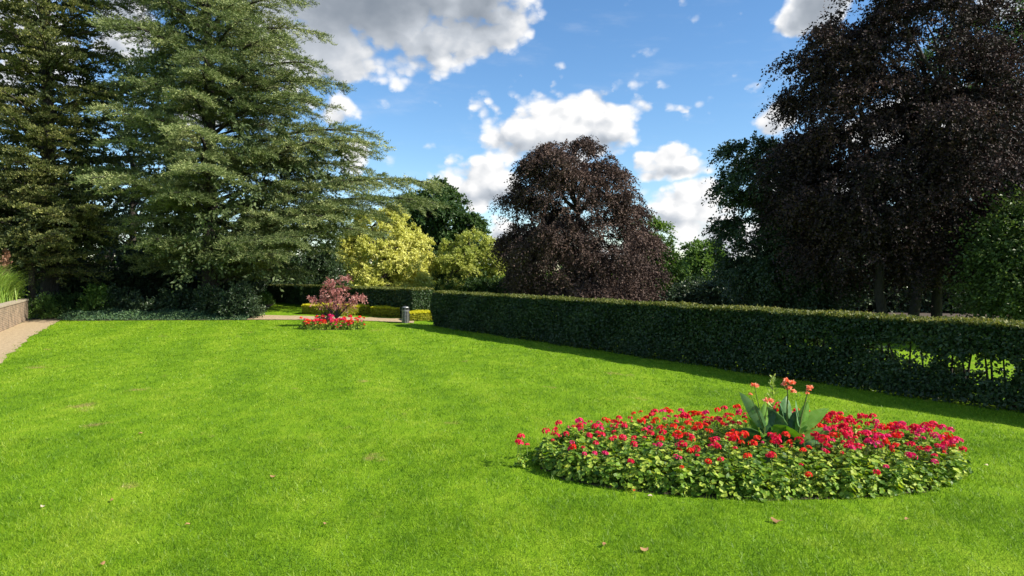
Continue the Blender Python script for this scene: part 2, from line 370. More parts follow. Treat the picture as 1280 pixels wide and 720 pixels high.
def lobed_points(n, z, xl, xr, depth, bias, lobes, lr, lflat=0.6):
    """clumps gathered into rounded masses; returns points, outward directions, lobe index"""
    c = crown_points(lobes, z, xl, xr, depth, bias)[0]
    zmid = z[0]+(z[-1]-z[0])*0.4
    ax = np.stack([np.interp(c[:, 2], z, (xr-xl)/2), c[:, 2]*0, np.full(lobes, zmid)*0.5+c[:, 2]*0.5], 1)
    oc = unit(c-ax)
    R_ = lr*(0.65+0.7*rng.random(lobes))
    c = c - oc*R_[:, None]*0.55
    li = rng.integers(0, lobes, n); d = unit(rv(n)+oc[li]*0.7)
    q = c[li] + d*(R_[li]*(0.55+0.45*rng.random(n)))[:, None]*np.array([1, 1, lflat])
    q[:, 2] = np.maximum(q[:, 2], z[0]*0.5)
    return q, unit(d + oc[li]*0.5 + np.array([0, 0, 0.15])), li
def crown_points(n, z, xl, xr, depth, bias=0.4):
    """points inside an outline, biased to the surface"""
    w = (xl+xr)/2
    zz = np.linspace(z[0], z[-1], 200); ww = np.interp(zz, z, w)+0.05
    cdf = np.cumsum(ww**1.2); cdf /= cdf[-1]
    zs = np.interp(rng.random(n), cdf, zz) 
    L_ = np.interp(zs, z, xl); R_ = np.interp(zs, z, xr)
    ph = rng.random(n)*2*np.pi; r = rng.random(n)**bias
    lob = 1 + 0.10*np.sin(ph*3+zs*1.1) + 0.07*np.sin(ph*5-zs*1.9)
    cx = (R_-L_)/2; hw = (L_+R_)/2
    x = cx + hw*r*np.cos(ph); y = hw*depth*r*np.sin(ph)*lob
    return np.stack([x, y, zs], 1), r

def sprays(c, out, ntw, nlf, L, droop, leaf, wid, spread=0.8, upb=0.15, nup=0.6, side=0.8, jit=0.06, nout=0.35):
    """leafy twigs radiating from clump centres. returns leaf base, axis, normal"""
    k = len(c)
    d = unit(out[:, None]*0.75 + rv(k, ntw)*spread + np.array([0, 0, upb]))
    Lt = L*(0.5+rng.random((k, ntw, 1))*0.8)
    s = (np.arange(nlf)+rng.random((k, ntw, nlf)))/nlf
    s = s[..., None]
    p = c[:, None, None] + d[:, :, None]*Lt[:, :, None]*s; p[..., 2] -= (droop*Lt[:, :, None]*s*s)[..., 0]
    tg = d[:, :, None]*1.0 + np.array([0, 0, -2*droop])*s
    tg = unit(tg)
    sd_ = rv(k, ntw, nlf)
    t = unit(tg*0.8 + sd_*side)
    n = unit(np.array([0, 0, 1.0])*nup + out[:, None, None]*nout + rv(k, ntw, nlf)*0.8)
    p = p + rv(k, ntw, nlf)*jit
    l = leaf*(0.7+0.6*rng.random(p.shape[:-1])).ravel()
    return p, t, n, l, l*wid, np.broadcast_to(np.arange(k)[:, None, None], p.shape[:-1]).ravel()

def tree(name, label, cat, px, D, rows, mat, n_clump, ntw=9, nlf=9, L=1.0, droop=0.3, leaf=0.18, wid=0.65, depth=0.9, bias=0.4,
         bark='bark', trunk_r=0.3, group=None, limbs=10, nup=0.6, spread=0.8, trunk_top=0.75, flat=1.0, upb=0.15, stems=1, nout=0.35, sunk=0.55, lobes=0, lr=1.5, lflat=0.6, fill=0.35):
    base = P(px, 380, D); x0 = base[0]; zg = float(hgt(x0, D))
    root = empty(name, (x0, D, zg), label, cat, group)
    z, xl, xr = outline(rows, D, x0)
    c, r = crown_points(n_clump, z, xl, xr, depth, bias)
    zc = z[0] + (z[-1]-z[0])*0.42
    out = unit(np.stack([c[:, 0], c[:, 1], (c[:, 2]-zc)*0.8], 1) + rv(len(c))*0.15)
    li = None
    if lobes:
        cu, ou = c, out
        c, out, li = lobed_points(n_clump, z, xl, xr, depth, bias, lobes, lr, lflat)
        nf = int(n_clump*fill); k2 = rng.choice(n_clump, nf, replace=False)
        core = cu[k2].copy(); core[:, :2] = core[:, :2]*0.92
        c = np.concatenate([c, core]); out = np.concatenate([out, ou[k2]]); li = np.concatenate([li, rng.integers(0, lobes, nf)]); sunk = 0.45
    c = c - out*L*sunk*np.array([1, 1, 0.8])
    p, t, n, l, w, ci = sprays(c, out, ntw, nlf, L, droop, leaf, wid, spread=spread, nup=nup, upb=upb, nout=nout)
    crnd = rng.random(len(c)) if li is None else 0.5*rng.random(len(c)) + 0.5*rng.random(lobes)[li]
    rnd = 0.5*crnd[ci] + 0.5*rng.random(len(ci))
    V, Fq = quads(p, t, n, l, w, 0.15)
    V = V - np.array([0, 0, zg])
    crown = mesh_obj('crown', V, Fq, M[mat], root, rnd)
    # trunk(s) and limbs
    H = z[-1]-zg
    top = np.array([ (xr[-1]-xl[-1])/2, 0, H*trunk_top])
    tp = []
    trunks = []
    for s in range(stems):
        o = np.array([(s-(stems-1)/2)*1.0, rng.normal()*0.3*(stems > 1), 0])
        e = top + np.array([rng.normal()*1.6, rng.normal()*1.2, 0])*(stems > 1)
        pts = bez(o, o*1.5 + np.array([0, 0, H*0.4]) + rng.normal(size=3)*0.2, e, 14)
        pts[0, 2] = -0.15
        pts[1:-1, :2] += rng.normal(size=(12, 2))*0.05
        rad = trunk_r*(1-np.linspace(0, 1, 14)*0.85); rad[0] *= 1.45; rad[1] *= 1.1
        trunks.append(pts); tp.append((pts, rad))
    V, Fq = tubes(tp, 10); mesh_obj('trunk', V, Fq, M[bark], root, smooth=True)
    lp = []; nodes = []
    zl = c.copy(); zl[:, 2] -= zg
    idx = rng.choice(len(c), min(limbs, len(c)), replace=False)
    for i in idx:
        tr = trunks[rng.integers(len(trunks))]
        e = zl[i]*np.array([0.85, 0.85, 1]); zz = max(H*0.12, min(e[2]*0.75, H*trunk_top*0.9) - np.hypot(e[0], e[1])*0.35)
        k = int(np.clip(np.searchsorted(tr[:, 2], zz), 1, 12)); a = tr[k]
        mid = (a+e)/2 + np.array([0, 0, np.linalg.norm(e-a)*0.12])
        b = bez(a, mid, e, 9); b[1:-1] += rng.normal(size=(7, 3))*0.05
        lp.append((b, trunk_r*0.42*(1-np.linspace(0, 1, 9)*0.85))); nodes.append(b[2:])
    nodes = np.concatenate(nodes)
    for i in rng.choice(len(c), min(len(c), 160), replace=False):
        e = zl[i]; dd = np.linalg.norm(nodes-e, axis=1) + np.maximum(nodes[:, 2]-e[2], 0)*0.6
        a = nodes[np.argmin(dd)]
        mid = (a+e)/2 + np.array([0, 0, np.linalg.norm(e-a)*0.10])
        lp.append((bez(a, mid, e, 5), trunk_r*0.12*np.linspace(1, 0.25, 5)))
    V, Fq = tubes(lp, 5); mesh_obj('branches', V, Fq, M[bark], root, smooth=True)
    return root

# ------------------------------------------------------------------ layered conifer
def conifer(name, label, cat, px, D, rows, mat, nprim, ztop_extra=0, depthf=0.8, shoot=0.42, leaf=0.15, wid=0.32, rise=0.25, sag=0.32,
            secd=0.34, shd=0.2, nl=8, bark='bark_d', trunk_r=0.45, z0=2.2, lift=0.25, seed=1, up=0.5, fdrop=0.0, tuft=0.06, lenvar=0.33, planevar=0.1, frontz=0, inner=0):
    rg = np.random.default_rng(seed)
    base = P(px, 380, D); x0 = base[0]; zg = float(hgt(x0, D))
    root = empty(name, (x0, D, zg), label, cat)
    z, xl, xr = outline(rows, D, x0); z = z-zg
    H = z[-1]
    tr = np.stack([0.25*np.sin(np.linspace(0, 3, 20)), 0.2*np.cos(np.linspace(0, 4, 20))-0.2, np.linspace(-0.2, H*0.98, 20)], 1)
    rad = trunk_r*np.linspace(1, 0.08, 20); rad[0] *= 1.4
    V, Fq = tubes([(tr, rad)], 10); mesh_obj('trunk', V, Fq, M[bark], root, smooth=True)
    br = []; PS = []; TS = []; CR = []
    for i in range(nprim):
        u = (i+rg.random()*0.8)/nprim
        zz = z0 + (H-z0)*u**0.9
        phi = i*2.39996 + rg.normal()*0.25
        if frontz and zz < frontz and math.sin(phi) < -0.25 and math.cos(phi) < 0.6: zz = frontz + rg.random()*1.5
        xr_ = np.interp(zz, z, xr); xl_ = np.interp(zz, z, xl)
        cx = (xr_ if math.cos(phi) > 0 else xl_); cy = (xr_+xl_)/2*depthf
        L = 1/math.sqrt((math.cos(phi)/cx)**2 + (math.sin(phi)/cy)**2)*(1.05-lenvar*rg.random()**1.3)
        L = max(L, 0.5)
        d = np.array([math.cos(phi), math.sin(phi), 0]); sdv = np.array([-d[1], d[0], 0])
        n = 14; s = np.linspace(0, 1, n)
        off = rg.normal()*0.10
        pts = np.stack([s*0, s*0, s*0], 1) + np.array([0, 0, zz-L*lift]) + d*L*s[:, None] + sdv*(off*L*s*s)[:, None]
        pts[:, 2] += L*(rise*2*s - sag*s*s*1.0) 
        pts[:, 2] -= fdrop*L*s**3
        br.append((pts, 0.02+trunk_r*0.22*(L/9)**0.8*(1-s)**0.9))
        # secondaries
        ns = max(3, int(L/secd))
        ssx = 0.16 + 0.84*(np.arange(ns)+rg.random(ns))/ns
        for q, sv in enumerate(ssx):
            a = np.array([np.interp(sv, s, pts[:, k]) for k in range(3)])
            tg = unit(np.array([np.interp(min(sv+0.05, 1), s, pts[:, k]) for k in range(3)]) - np.array([np.interp(sv-0.05, s, pts[:, k]) for k in range(3)]))
            sg = 1 if q % 2 else -1
            an = R(38+22*rg.random())
            dr = unit(tg*math.cos(an) + sdv*sg*math.sin(an) + np.array([0, 0, rg.normal()*planevar - planevar*0.5]))
            ls = (0.30*L*(1-sv)**0.75 + 0.45)*(0.65+0.6*rg.random())
            m = max(4, int(ls/shd)); tt = np.linspace(0.05, 1, m)
            sp = a + dr*ls*tt[:, None]; sp[:, 2] += ls*(0.06*tt-0.20*tt*tt) + rg.normal()*0.03
            if ls > 0.9: br.append((np.vstack([a, sp[-1]]), np.array([0.018, 0.006])))
            # shoots from the secondary
            s2 = np.cross(dr, [0, 0, 1.0]); s2 /= np.linalg.norm(s2)
            sg2 = np.where(np.arange(m) % 2, 1, -1)[:, None]
            an2 = R(45)
            sdir = dr*math.cos(an2) + s2*sg2*math.sin(an2) + rg.normal(size=(m, 3))*0.22 + np.array([0, 0, 0.10])
            sdir = unit(sdir); sl = shoot*(0.55+0.7*rg.random((m, 1)))*(1-0.3*tt[:, None])
            PS.append(np.concatenate([sp, sp])); TS.append(np.concatenate([sdir*sl, unit(dr + rg.normal(size=(m, 3))*0.15)*sl*0.8])); CR.append(np.full(2*m, rg.random()*0.5+0.5*((i*7) % 10)/10))
    PS = np.concatenate(PS); TS = np.concatenate(TS); CR = np.concatenate(CR)
    k = len(PS)
    s = (np.arange(nl)+rg.random((k, nl)))/nl
    p = PS[:, None] + TS[:, None]*s[..., None]; p[..., 2] -= 0.12*s*s*0.5
    p += rg.normal(size=p.shape)*tuft*0.5
    t = unit(unit(TS)[:, None]*0.9 + rg.normal(size=p.shape)*0.45 + np.array([0, 0, up]))
    nn = unit(rg.normal(size=p.shape)*0.9 + np.array([0, 0, 0.5]))
    l = leaf*(0.7+0.6*rg.random(k*nl))
    V, Fq = quads(p, t, nn, l, l*wid, 0.1)
    rnd = 0.45*np.repeat(CR, nl) + 0.55*rg.random(k*nl)
    if inner:       # inner foliage round the trunk, coloured dark to paint deep shade between boughs
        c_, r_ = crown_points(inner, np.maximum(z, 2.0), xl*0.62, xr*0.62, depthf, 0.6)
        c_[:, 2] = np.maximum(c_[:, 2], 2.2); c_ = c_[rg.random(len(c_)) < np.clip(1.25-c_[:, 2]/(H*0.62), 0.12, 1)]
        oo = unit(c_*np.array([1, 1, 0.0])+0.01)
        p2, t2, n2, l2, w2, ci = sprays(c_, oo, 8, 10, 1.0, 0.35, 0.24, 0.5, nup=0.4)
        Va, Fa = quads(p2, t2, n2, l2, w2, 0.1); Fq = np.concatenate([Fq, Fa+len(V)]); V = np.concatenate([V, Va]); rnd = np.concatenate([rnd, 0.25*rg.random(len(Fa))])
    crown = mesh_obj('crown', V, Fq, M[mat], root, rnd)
    V, Fq = tubes(br, 5); mesh_obj('branches', V, Fq, M[bark], root, smooth=True)
    print(name, 'leaves', k*nl)
    return root

# ------------------------------------------------------------------ shrub
def shrub(name, label, cat, loc, size, mat, n=60, ntw=7, nlf=7, leaf=0.08, wid=0.7, L=0.3, droop=0.1, group=None, nup=0.5, spread=0.9, bark='bark_d'):
    root = empty(name, loc, label, cat, group)
    sx, sy, sz = size
    d = rv(n); d[:, 2] = np.abs(d[:, 2]); r = rng.random((n, 1))**0.4
    lob = 1 + 0.15*np.sin(4*np.arctan2(d[:, 1], d[:, 0])+loc[0])[:, None]
    c = d*r*np.array([sx, sy, sz])*lob*0.85 + np.array([0, 0, sz*0.06])
    out = unit(d + np.array([0, 0, 0.2]))
    p, t, nn, l, w, ci = sprays(c, out, ntw, nlf, L, droop, leaf, wid, nup=nup, jit=0.02, spread=spread)
    p[..., 2] = np.maximum(p[..., 2], 0.02)
    V, Fq = quads(p, t, nn, l, w, 0.12)
    mesh_obj('foliage', V, Fq, M[mat], root, 0.5*rng.random(n)[ci] + 0.5*rng.random(len(ci)))
    st = [(bez(np.array([0, 0, -0.05]), np.array([0, 0, sz*0.4]), c[i], 5), 0.03*sz*np.linspace(1, 0.2, 5)) for i in range(0, n, 4)]
    V, Fq = tubes(st, 5); mesh_obj('stems', V, Fq, M[bark], root, smooth=True)
    return root

# ================================================================== GROUND
def grid_sheet(name, xs, ys, zf, mat, kind='structure', uv=False):
    X, Y = np.meshgrid(xs, ys); Z = zf(X, Y)
    V = np.stack([X, Y, Z], -1).reshape(-1, 3); nx = len(xs)
    i = (np.arange(len(ys)-1)[:, None]*nx + np.arange(nx-1)[None]).ravel()
    Fq = np.stack([i, i+1, i+nx+1, i+nx], 1)
    o = mesh_obj(name, V, Fq, mat, smooth=True); tag(o, kind=kind); return o
xs = np.unique(np.concatenate([np.linspace(-900, -60, 15), np.linspace(-60, 60, 121), np.linspace(60, 900, 15)]))
ys = np.unique(np.concatenate([np.linspace(-300, 0, 9), np.linspace(0, 70, 71), np.linspace(70, 1500, 30)]))
g = grid_sheet('ground', xs, ys, lambda x, y: hgt(x, y), M['turf'])
tag(g, 'bright green mown lawn', None)

def strip(name, A, B, mat, off, n=60, wob=0.0, kind='structure', label=None):
    """sheet between two polylines A and B (world xy), draped on the terrain"""
    def res(Q):
        Q = np.asarray(Q, float); d = np.concatenate([[0], np.cumsum(np.linalg.norm(np.diff(Q, axis=0), axis=1))]); t = np.linspace(0, d[-1], n)
        return np.stack([np.interp(t, d, Q[:, 0]), np.interp(t, d, Q[:, 1])], 1)
    a, b = res(A), res(B)
    if wob: a = a + rng.normal(size=a.shape)*wob; b = b + rng.normal(size=b.shape)*wob
    m = 9; t = np.linspace(0, 1, m)[None, :, None]
    Q = a[:, None]*(1-t) + b[:, None]*t
    Z = hgt(Q[..., 0], Q[..., 1]) + off
    V = np.concatenate([Q, Z[..., None]], -1).reshape(-1, 3)
    i = (np.arange(n-1)[:, None]*m + np.arange(m-1)[None]).ravel()
    Fq = np.stack([i, i+1, i+m+1, i+m], 1)
    o = mesh_obj(name, V, Fq, mat, smooth=True); tag(o, label, kind=kind); return o

PL = [(-4.6, 2.0), (-14.6, 19.5), (-19.0, 27.0), (-22.3, 33.2), (-23.2, 35.0), (-24.5, 36.4)]     # lawn edge beside the left path
strip('gravel_path', PL, [(-8.0, 2.0), (-17.5, 19.0), (-21.6, 28.8), (-25.0, 35.0), (-25.6, 36.0), (-26.5, 37.0)], M['gravel'], 0.012, 90, 0.05)
strip('planting_soil', [(-28, 36.6), (-22.5, 35.1), (-18, 35.3), (-13.6, 35.2)], [(-40, 75), (-30, 75), (-22, 75), (-16, 48)], M['soil'], 0.025, 60, 0.05)
strip('woodland_floor', [(4, 41), (14, 31), (26, 24), (42, 18)], [(4, 120), (40, 110), (80, 90), (110, 60)], M['soil'], 0.02, 60, 0.1)
strip('cross_path', [(-13.9, 35.4), (-10, 34.9), (-6.8, 34.1), (-4.8, 33.0)], [(-15.5, 38.0), (-10.5, 36.6), (-7.2, 35.6), (-5.0, 34.7)], M['gravel'], 0.03, 60, 0.04)
BC = np.array([3.15, 9.2]); BA, BB = 2.85, 1.55
def disc(name, c, a, b, mat, z):
    th = np.linspace(0, 2*np.pi, 60, endpoint=False); r = 1 + 0.02*rng.normal(size=60)
    V = np.vstack([[0, 0, 0.05], np.stack([a*r*np.cos(th), b*r*np.sin(th), th*0], 1)]); V[:, :2] += c; V[:, 2] += z
    i = np.arange(60); Fq = np.stack([i*0, 1+i, 1+(i+1) % 60], 1)
    o = mesh_obj(name, V, Fq, mat); tag(o, kind='structure'); return o
disc('bed_soil', BC, BA*1.0, BB*0.995, M['soil'], 0.006)
SC = G(416, 411)[:2]
disc('bed_soil', SC, 1.38, 0.62, M['soil'], 0.006)

# ================================================================== GRASS BLADES
hed_a = np.array([10.6, 10.2]); hed_b = np.array([-3.7, 31.7])   # near hedge, front foot line
def build_grass():
    bands = [(3.6, 7.5, 4600, 0.048, 0.0055), (7.5, 10.5, 2600, 0.046, 0.0075), (10.5, 15, 1300, 0.042, 0.009), (15, 22, 560, 0.045, 0.014), (22, 36, 200, 0.05, 0.024)]
    VV = []; RR = []
    for y0, y1, dn, h, w in bands:
        X1 = 0.80*y1+1.5
        n = int(dn*(y1-y0)*2*X1)
        x = rng.uniform(-X1, X1, n); y = rng.uniform(y0, y1, n)
        k = np.abs(x) < 0.80*y+1.5
        # clumpy density
        k &= rng.random(n) < 0.75+0.35*np.sin(x*3.1+np.sin(y*2.3))*np.sin(y*2.7+np.sin(x*1.9))
        k &= ((x-BC[0])/(BA*0.985))**2 + ((y-BC[1])/(BB*0.965))**2 > 1+0.04*np.sin(x*9)*np.sin(y*7)
        k &= ((x-SC[0])/1.35)**2 + ((y-SC[1])/0.6)**2 > 1
        lx = np.interp(y, [p[1] for p in PL], [p[0] for p in PL]); k &= x > lx - 0.25*rng.random(n)**2 - 0.12*np.sin(y*1.7)*np.sin(y*4.1)
        d = hed_b-hed_a; cr = (x-hed_a[0])*d[1] - (y-hed_a[1])*d[0]   # >0 behind the hedge
        k &= cr < 0.3*np.linalg.norm(d)
        k &= ~((y > np.interp(x, [-14, -6.8, -4.8, -3.5], [35.3, 34.0, 32.9, 33.5])) & (x > -24))
        x, y = x[k], y[k]; n = len(x)
        hh = h*(0.55+0.75*rng.random(n)); hh[rng.random(n) < 0.012] *= 1.7
        a = rng.random(n)*2*np.pi; b = np.stack([np.cos(a), np.sin(a), a*0], 1)
        lean = rng.normal(size=(n, 2))*0.6*hh[:, None]
        p = np.stack([x, y, hgt(x, y)-0.003], 1)
        ww = w*(0.6+0.8*rng.random(n))[:, None]
        tip = p.copy(); tip[:, :2] += lean; tip[:, 2] += hh
        VV.append(np.stack([p-b*ww/2, p+b*ww/2, tip], 1).reshape(-1, 3)); RR.append(rng.random(n))
    V = np.concatenate(VV); r = np.concatenate(RR)
    print('blades', len(r))
    o = mesh_obj('grass', V, np.arange(len(V)).reshape(-1, 3), M['blade'], None, r)
    tag(o, 'short mown bright green grass blades of the lawn', 'grass', kind='stuff')
build_grass()

# ================================================================== HEDGES
def hedge(name, label, a, b, thick, h, mat, topmat, leaf, dens, holes=(), group=None, side=1, cover=0.24, wav=0.075, core=True, endface=True, toph=None):
    """clipped hedge whose front foot runs a->b; thickness goes to the left-hand side of a->b times side"""
    a = np.array(a, float); b = np.array(b, float); d = b-a; Lh = np.linalg.norm(d); d /= Lh
    nb = np.array([-d[1], d[0]])*side                   # towards the back
    zg = float(hgt(*a)); root = empty(name, (a[0], a[1], zg), label, 'hedge', group)
    if toph: h = toph-zg
    def put(u, v, z):                                    # local hedge coordinates -> root space
        xy = d*u[:, None] + nb*v[:, None]
        w = wav*(np.sin(u*1.7+z*2.1)+0.6*np.sin(u*4.3-z*3.7+1.0))
        xy = xy - nb*w[:, None]
        gz = hgt(a[0]+xy[:, 0], a[1]+xy[:, 1]) - zg
        if toph: z = z/h*(toph-zg-gz)
        return np.stack([xy[:, 0], xy[:, 1], z+gz], 1)
    Ps = []; Ns = []
    n3 = lambda u2, z=0.0: np.array([u2[0], u2[1], z])
    areas = [(Lh*h, 0), (Lh*h, 1), (Lh*thick*1.5, 2), (thick*h, 3), (thick*h, 4)]
    K = []
    for ar, f in areas:
        n = int(ar*dens*(0.7 if f == 1 else 1)); ins = rng.random(n)**1.3*cover*(1 if f != 2 else 0.7)
        pro = rng.random(n) < 0.06; ins[pro] -= 0.05*rng.random(pro.sum())
        if f < 2:
            u = rng.random(n)*Lh; z = rng.random(n)*h; v = ins if f == 0 else thick-ins; nm = n3(-nb if f == 0 else nb)
            z = np.minimum(z, h-0.3*np.maximum(0, 0.06-ins))
        elif f == 2: u = rng.random(n)*Lh; v = rng.random(n)*thick; z = h-ins + 0.02*np.sin(u*2.3) + 0.015*np.sin(u*7.1+v*5); nm = np.array([0, 0, 1.0])
        else: v = rng.random(n)*thick; z = rng.random(n)*h; u = ins if f == 3 else Lh-ins; nm = n3(-d if f == 3 else d)
        keep = np.ones(n, bool)
        for (hu, hz, ru, rz, pr) in holes:
            q = ((u-hu)/ru)**2 + ((z-hz)/rz)**2 + 0.5*np.sin(u*9+z*13)*np.sin(z*11-u*5)
            keep &= ~((q < 1) & (rng.random(n) < pr) & (f < 2))
        keep &= ~((z < 0.12) & (rng.random(n) < 0.6) & (f < 2))
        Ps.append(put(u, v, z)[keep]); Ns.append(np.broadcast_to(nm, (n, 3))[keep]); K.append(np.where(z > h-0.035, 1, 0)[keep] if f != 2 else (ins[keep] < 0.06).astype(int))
    p = np.concatenate(Ps); nn = np.concatenate(Ns); k = np.concatenate(K)
    n = len(p)
    nr = unit(nn*0.9 + rv(n)*0.8 + np.array([0, 0, 0.35])); t = unit(rv(n) + nn*0.5 + np.array([0, 0, -0.1]))
    l = leaf*(0.7+0.6*rng.random(n))
    V, Fq = quads(p - t*l[:, None]*0.3, t, nr, l, l*0.62, 0.12)
    patch = 0.5+0.25*np.sin(p[:, 0]*1.3+p[:, 1]*0.7)+0.25*np.sin(p[:, 1]*2.9+p[:, 2]*3)
    rnd = 0.4*patch + 0.6*rng.random(n)
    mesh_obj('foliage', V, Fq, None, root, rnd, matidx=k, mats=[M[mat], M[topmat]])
    # woody stems inside
    st = []
    for i in range(int(Lh/0.35)):
        u = (i+rng.random())*0.35; 
        if u > Lh: break
        for _ in range(2):
            q0 = put(np.array([u]), np.array([thick*0.5]), np.array([-0.05]))[0]; q1 = put(np.array([min(max(u+rng.normal()*0.25, 0.2), Lh-.2)]), np.array([thick*(0.25+0.5*rng.random())]), np.array([h*0.88]))[0]
            st.append((bez(q0, (q0+q1)/2+rng.normal(size=3)*0.08, q1, 5), 0.02*np.linspace(1.1, 0.3, 5)*min(h, 1.4)))
    V, Fq = tubes(st, 5); mesh_obj('stems', V, Fq, M['bark_d'], root, smooth=True)
    print(name, n)
    return root
# holes: (u along hedge from near end, height, half length, half height, strength)
def hu(px, py, off=0):
    """distance along near hedge of the point seen at px (photo survey)"""
    d = (hed_b-hed_a)/np.linalg.norm(hed_b-hed_a); k = (px-640)/F
    # solve hed_a + d*u = (k*Y, Y)
    u = (k*hed_a[1]-hed_a[0])/(d[0]-k*d[1]); return u
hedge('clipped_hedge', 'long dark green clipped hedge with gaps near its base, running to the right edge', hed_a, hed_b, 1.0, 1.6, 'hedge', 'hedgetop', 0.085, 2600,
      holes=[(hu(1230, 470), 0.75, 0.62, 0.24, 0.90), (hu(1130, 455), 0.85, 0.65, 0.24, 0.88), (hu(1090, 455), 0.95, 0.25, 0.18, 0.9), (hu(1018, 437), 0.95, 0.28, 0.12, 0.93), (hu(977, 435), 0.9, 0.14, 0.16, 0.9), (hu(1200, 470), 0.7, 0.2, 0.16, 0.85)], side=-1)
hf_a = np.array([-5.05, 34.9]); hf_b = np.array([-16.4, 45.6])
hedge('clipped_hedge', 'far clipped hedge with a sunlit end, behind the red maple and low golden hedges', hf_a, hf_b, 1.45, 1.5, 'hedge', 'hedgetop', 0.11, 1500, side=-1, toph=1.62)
def lowhedge(label, a, b, dark=0.5, h=0.5, th=0.6, side=1):
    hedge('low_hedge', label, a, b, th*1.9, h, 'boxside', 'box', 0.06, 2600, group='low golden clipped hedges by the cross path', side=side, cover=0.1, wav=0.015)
def XY(px, D): return ((px-640)/F*D, D)
lowhedge('low golden clipped hedge behind the left half of the small flower bed', XY(377, 37.9), XY(424, 36.9))
lowhedge('low golden clipped hedge whose bright face shows just right of the red maple trunk', XY(426, 36.5), XY(462, 37.2), th=0.5)
lowhedge('low golden-topped hedge with dark front just left of the litter bin', XY(463, 36.4), XY(499, 35.6))
lowhedge('low golden clipped hedge at the foot of the sunlit hedge end', XY(513, 33.9), XY(541, 34.3), th=0.5, h=0.42)
lowhedge('low hedge with dark front touching the foot of the long hedge', XY(543, 33.9), XY(562, 32.9), h=0.4, th=0.5)

# ================================================================== TREES
# --- left conifers
conifer('cedar_tree', 'huge blue-green cedar with layered boughs left of the red maple', 'tree', 262, 40.0,
        [(395, 190, 440), (360, 175, 455), (335, 155, 480), (300, 150, 500), (250, 150, 530), (212, 145, 560), (185, 148, 520), (160, 150, 480), (120, 155, 445), (85, 150, 465), (45, 150, 425), (0, 150, 390), (-60, 170, 350), (-130, 205, 315), (-190, 255, 270)],
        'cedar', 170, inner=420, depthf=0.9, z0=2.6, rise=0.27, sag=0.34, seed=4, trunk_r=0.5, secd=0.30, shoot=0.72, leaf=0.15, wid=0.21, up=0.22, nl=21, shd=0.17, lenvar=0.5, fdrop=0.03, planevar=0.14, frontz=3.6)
conifer('cypress_tree', 'tall olive-green conifer with a bronze tint at the left edge', 'tree', 62, 39.0,
        [(345, -60, 120), (320, -80, 140), (280, -95, 150), (230, -90, 150), (170, -70, 155), (100, -60, 158), (0, -45, 150), (-120, -20, 140), (-230, 20, 110), (-300, 55, 70)],
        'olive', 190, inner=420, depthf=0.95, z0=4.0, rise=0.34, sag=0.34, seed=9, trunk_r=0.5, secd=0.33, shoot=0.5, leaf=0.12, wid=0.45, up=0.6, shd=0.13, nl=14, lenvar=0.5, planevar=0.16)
# a shorter golden conifer whose boughs sweep over the wall end
conifer('golden_conifer', 'low spreading bronze-gold conifer in front of the tall olive conifer', 'tree', 38, 36.9,
        [(335, -30, 120), (300, -60, 145), (262, -70, 150), (235, -40, 120), (215, -10, 70), (200, 20, 50)],
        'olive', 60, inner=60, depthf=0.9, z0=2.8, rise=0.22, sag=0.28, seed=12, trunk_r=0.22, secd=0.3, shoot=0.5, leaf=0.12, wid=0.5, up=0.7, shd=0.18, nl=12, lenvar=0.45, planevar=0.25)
tree('evergreen_tree', 'dark evergreen filling the gap between the olive conifer and the cedar', 'tree', 165, 50, [(385, 60, 260), (330, 60, 265), (260, 80, 250), (180, 100, 235), (110, 130, 215), (60, 150, 190)], 'darkleaf', 330, leaf=0.26, L=1.2, ntw=9, nlf=9, bark='bark_d', droop=0.4)
# --- centre
tree('broadleaf_tree', 'rounded dark green tree behind the golden trees', 'tree', 545, 78, [(365, 470, 625), (320, 470, 625), (280, 480, 612), (255, 490, 590), (238, 500, 572), (228, 520, 550)], 'green', 700, leaf=0.30, L=1.1, ntw=10, nlf=12, bias=0.3, trunk_r=0.5, nup=0.5, nout=0.9, lobes=60, lr=2.2, lflat=0.8)
tree('golden_tree', 'large golden-yellow tree right beside the cedar', 'tree', 482, 58, [(392, 415, 548), (345, 410, 552), (320, 412, 550), (295, 425, 538), (272, 440, 515), (258, 460, 496)], 'gold', 800, leaf=0.15, L=0.5, ntw=14, nlf=11, lobes=75, lr=1.25, lflat=0.75, bias=0.22, trunk_r=0.35, droop=0.1, nup=0.7, upb=0.3, nout=1.3, spread=1.0)
tree('golden_tree', 'smaller greenish-gold tree between the large golden tree and the central copper beech', 'tree', 588, 60, [(392, 532, 645), (345, 532, 645), (320, 540, 640), (302, 555, 625), (293, 572, 605)], 'golddull', 560, leaf=0.15, L=0.5, ntw=13, nlf=11, lobes=50, lr=1.2, lflat=0.75, bias=0.25, trunk_r=0.3, droop=0.1, nup=0.7, upb=0.3, nout=1.2, spread=1.0)
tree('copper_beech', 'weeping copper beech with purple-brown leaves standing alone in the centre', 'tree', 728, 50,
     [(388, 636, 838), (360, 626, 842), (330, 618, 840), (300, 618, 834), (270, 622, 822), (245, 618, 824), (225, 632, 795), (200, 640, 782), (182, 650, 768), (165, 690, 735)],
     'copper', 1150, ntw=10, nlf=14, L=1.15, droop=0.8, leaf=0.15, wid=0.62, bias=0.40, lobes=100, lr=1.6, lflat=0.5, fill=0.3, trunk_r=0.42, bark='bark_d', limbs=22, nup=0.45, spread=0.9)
tree('broadleaf_tree', 'pale green tree peeping out behind the right side of the central copper beech', 'tree', 808, 56, [(385, 775, 852), (350, 772, 856), (320, 775, 850), (290, 780, 842), (268, 792, 828)], 'midgreen', 300, lobes=26, lr=1.4, leaf=0.2, L=0.7, trunk_r=0.28, bias=0.35)
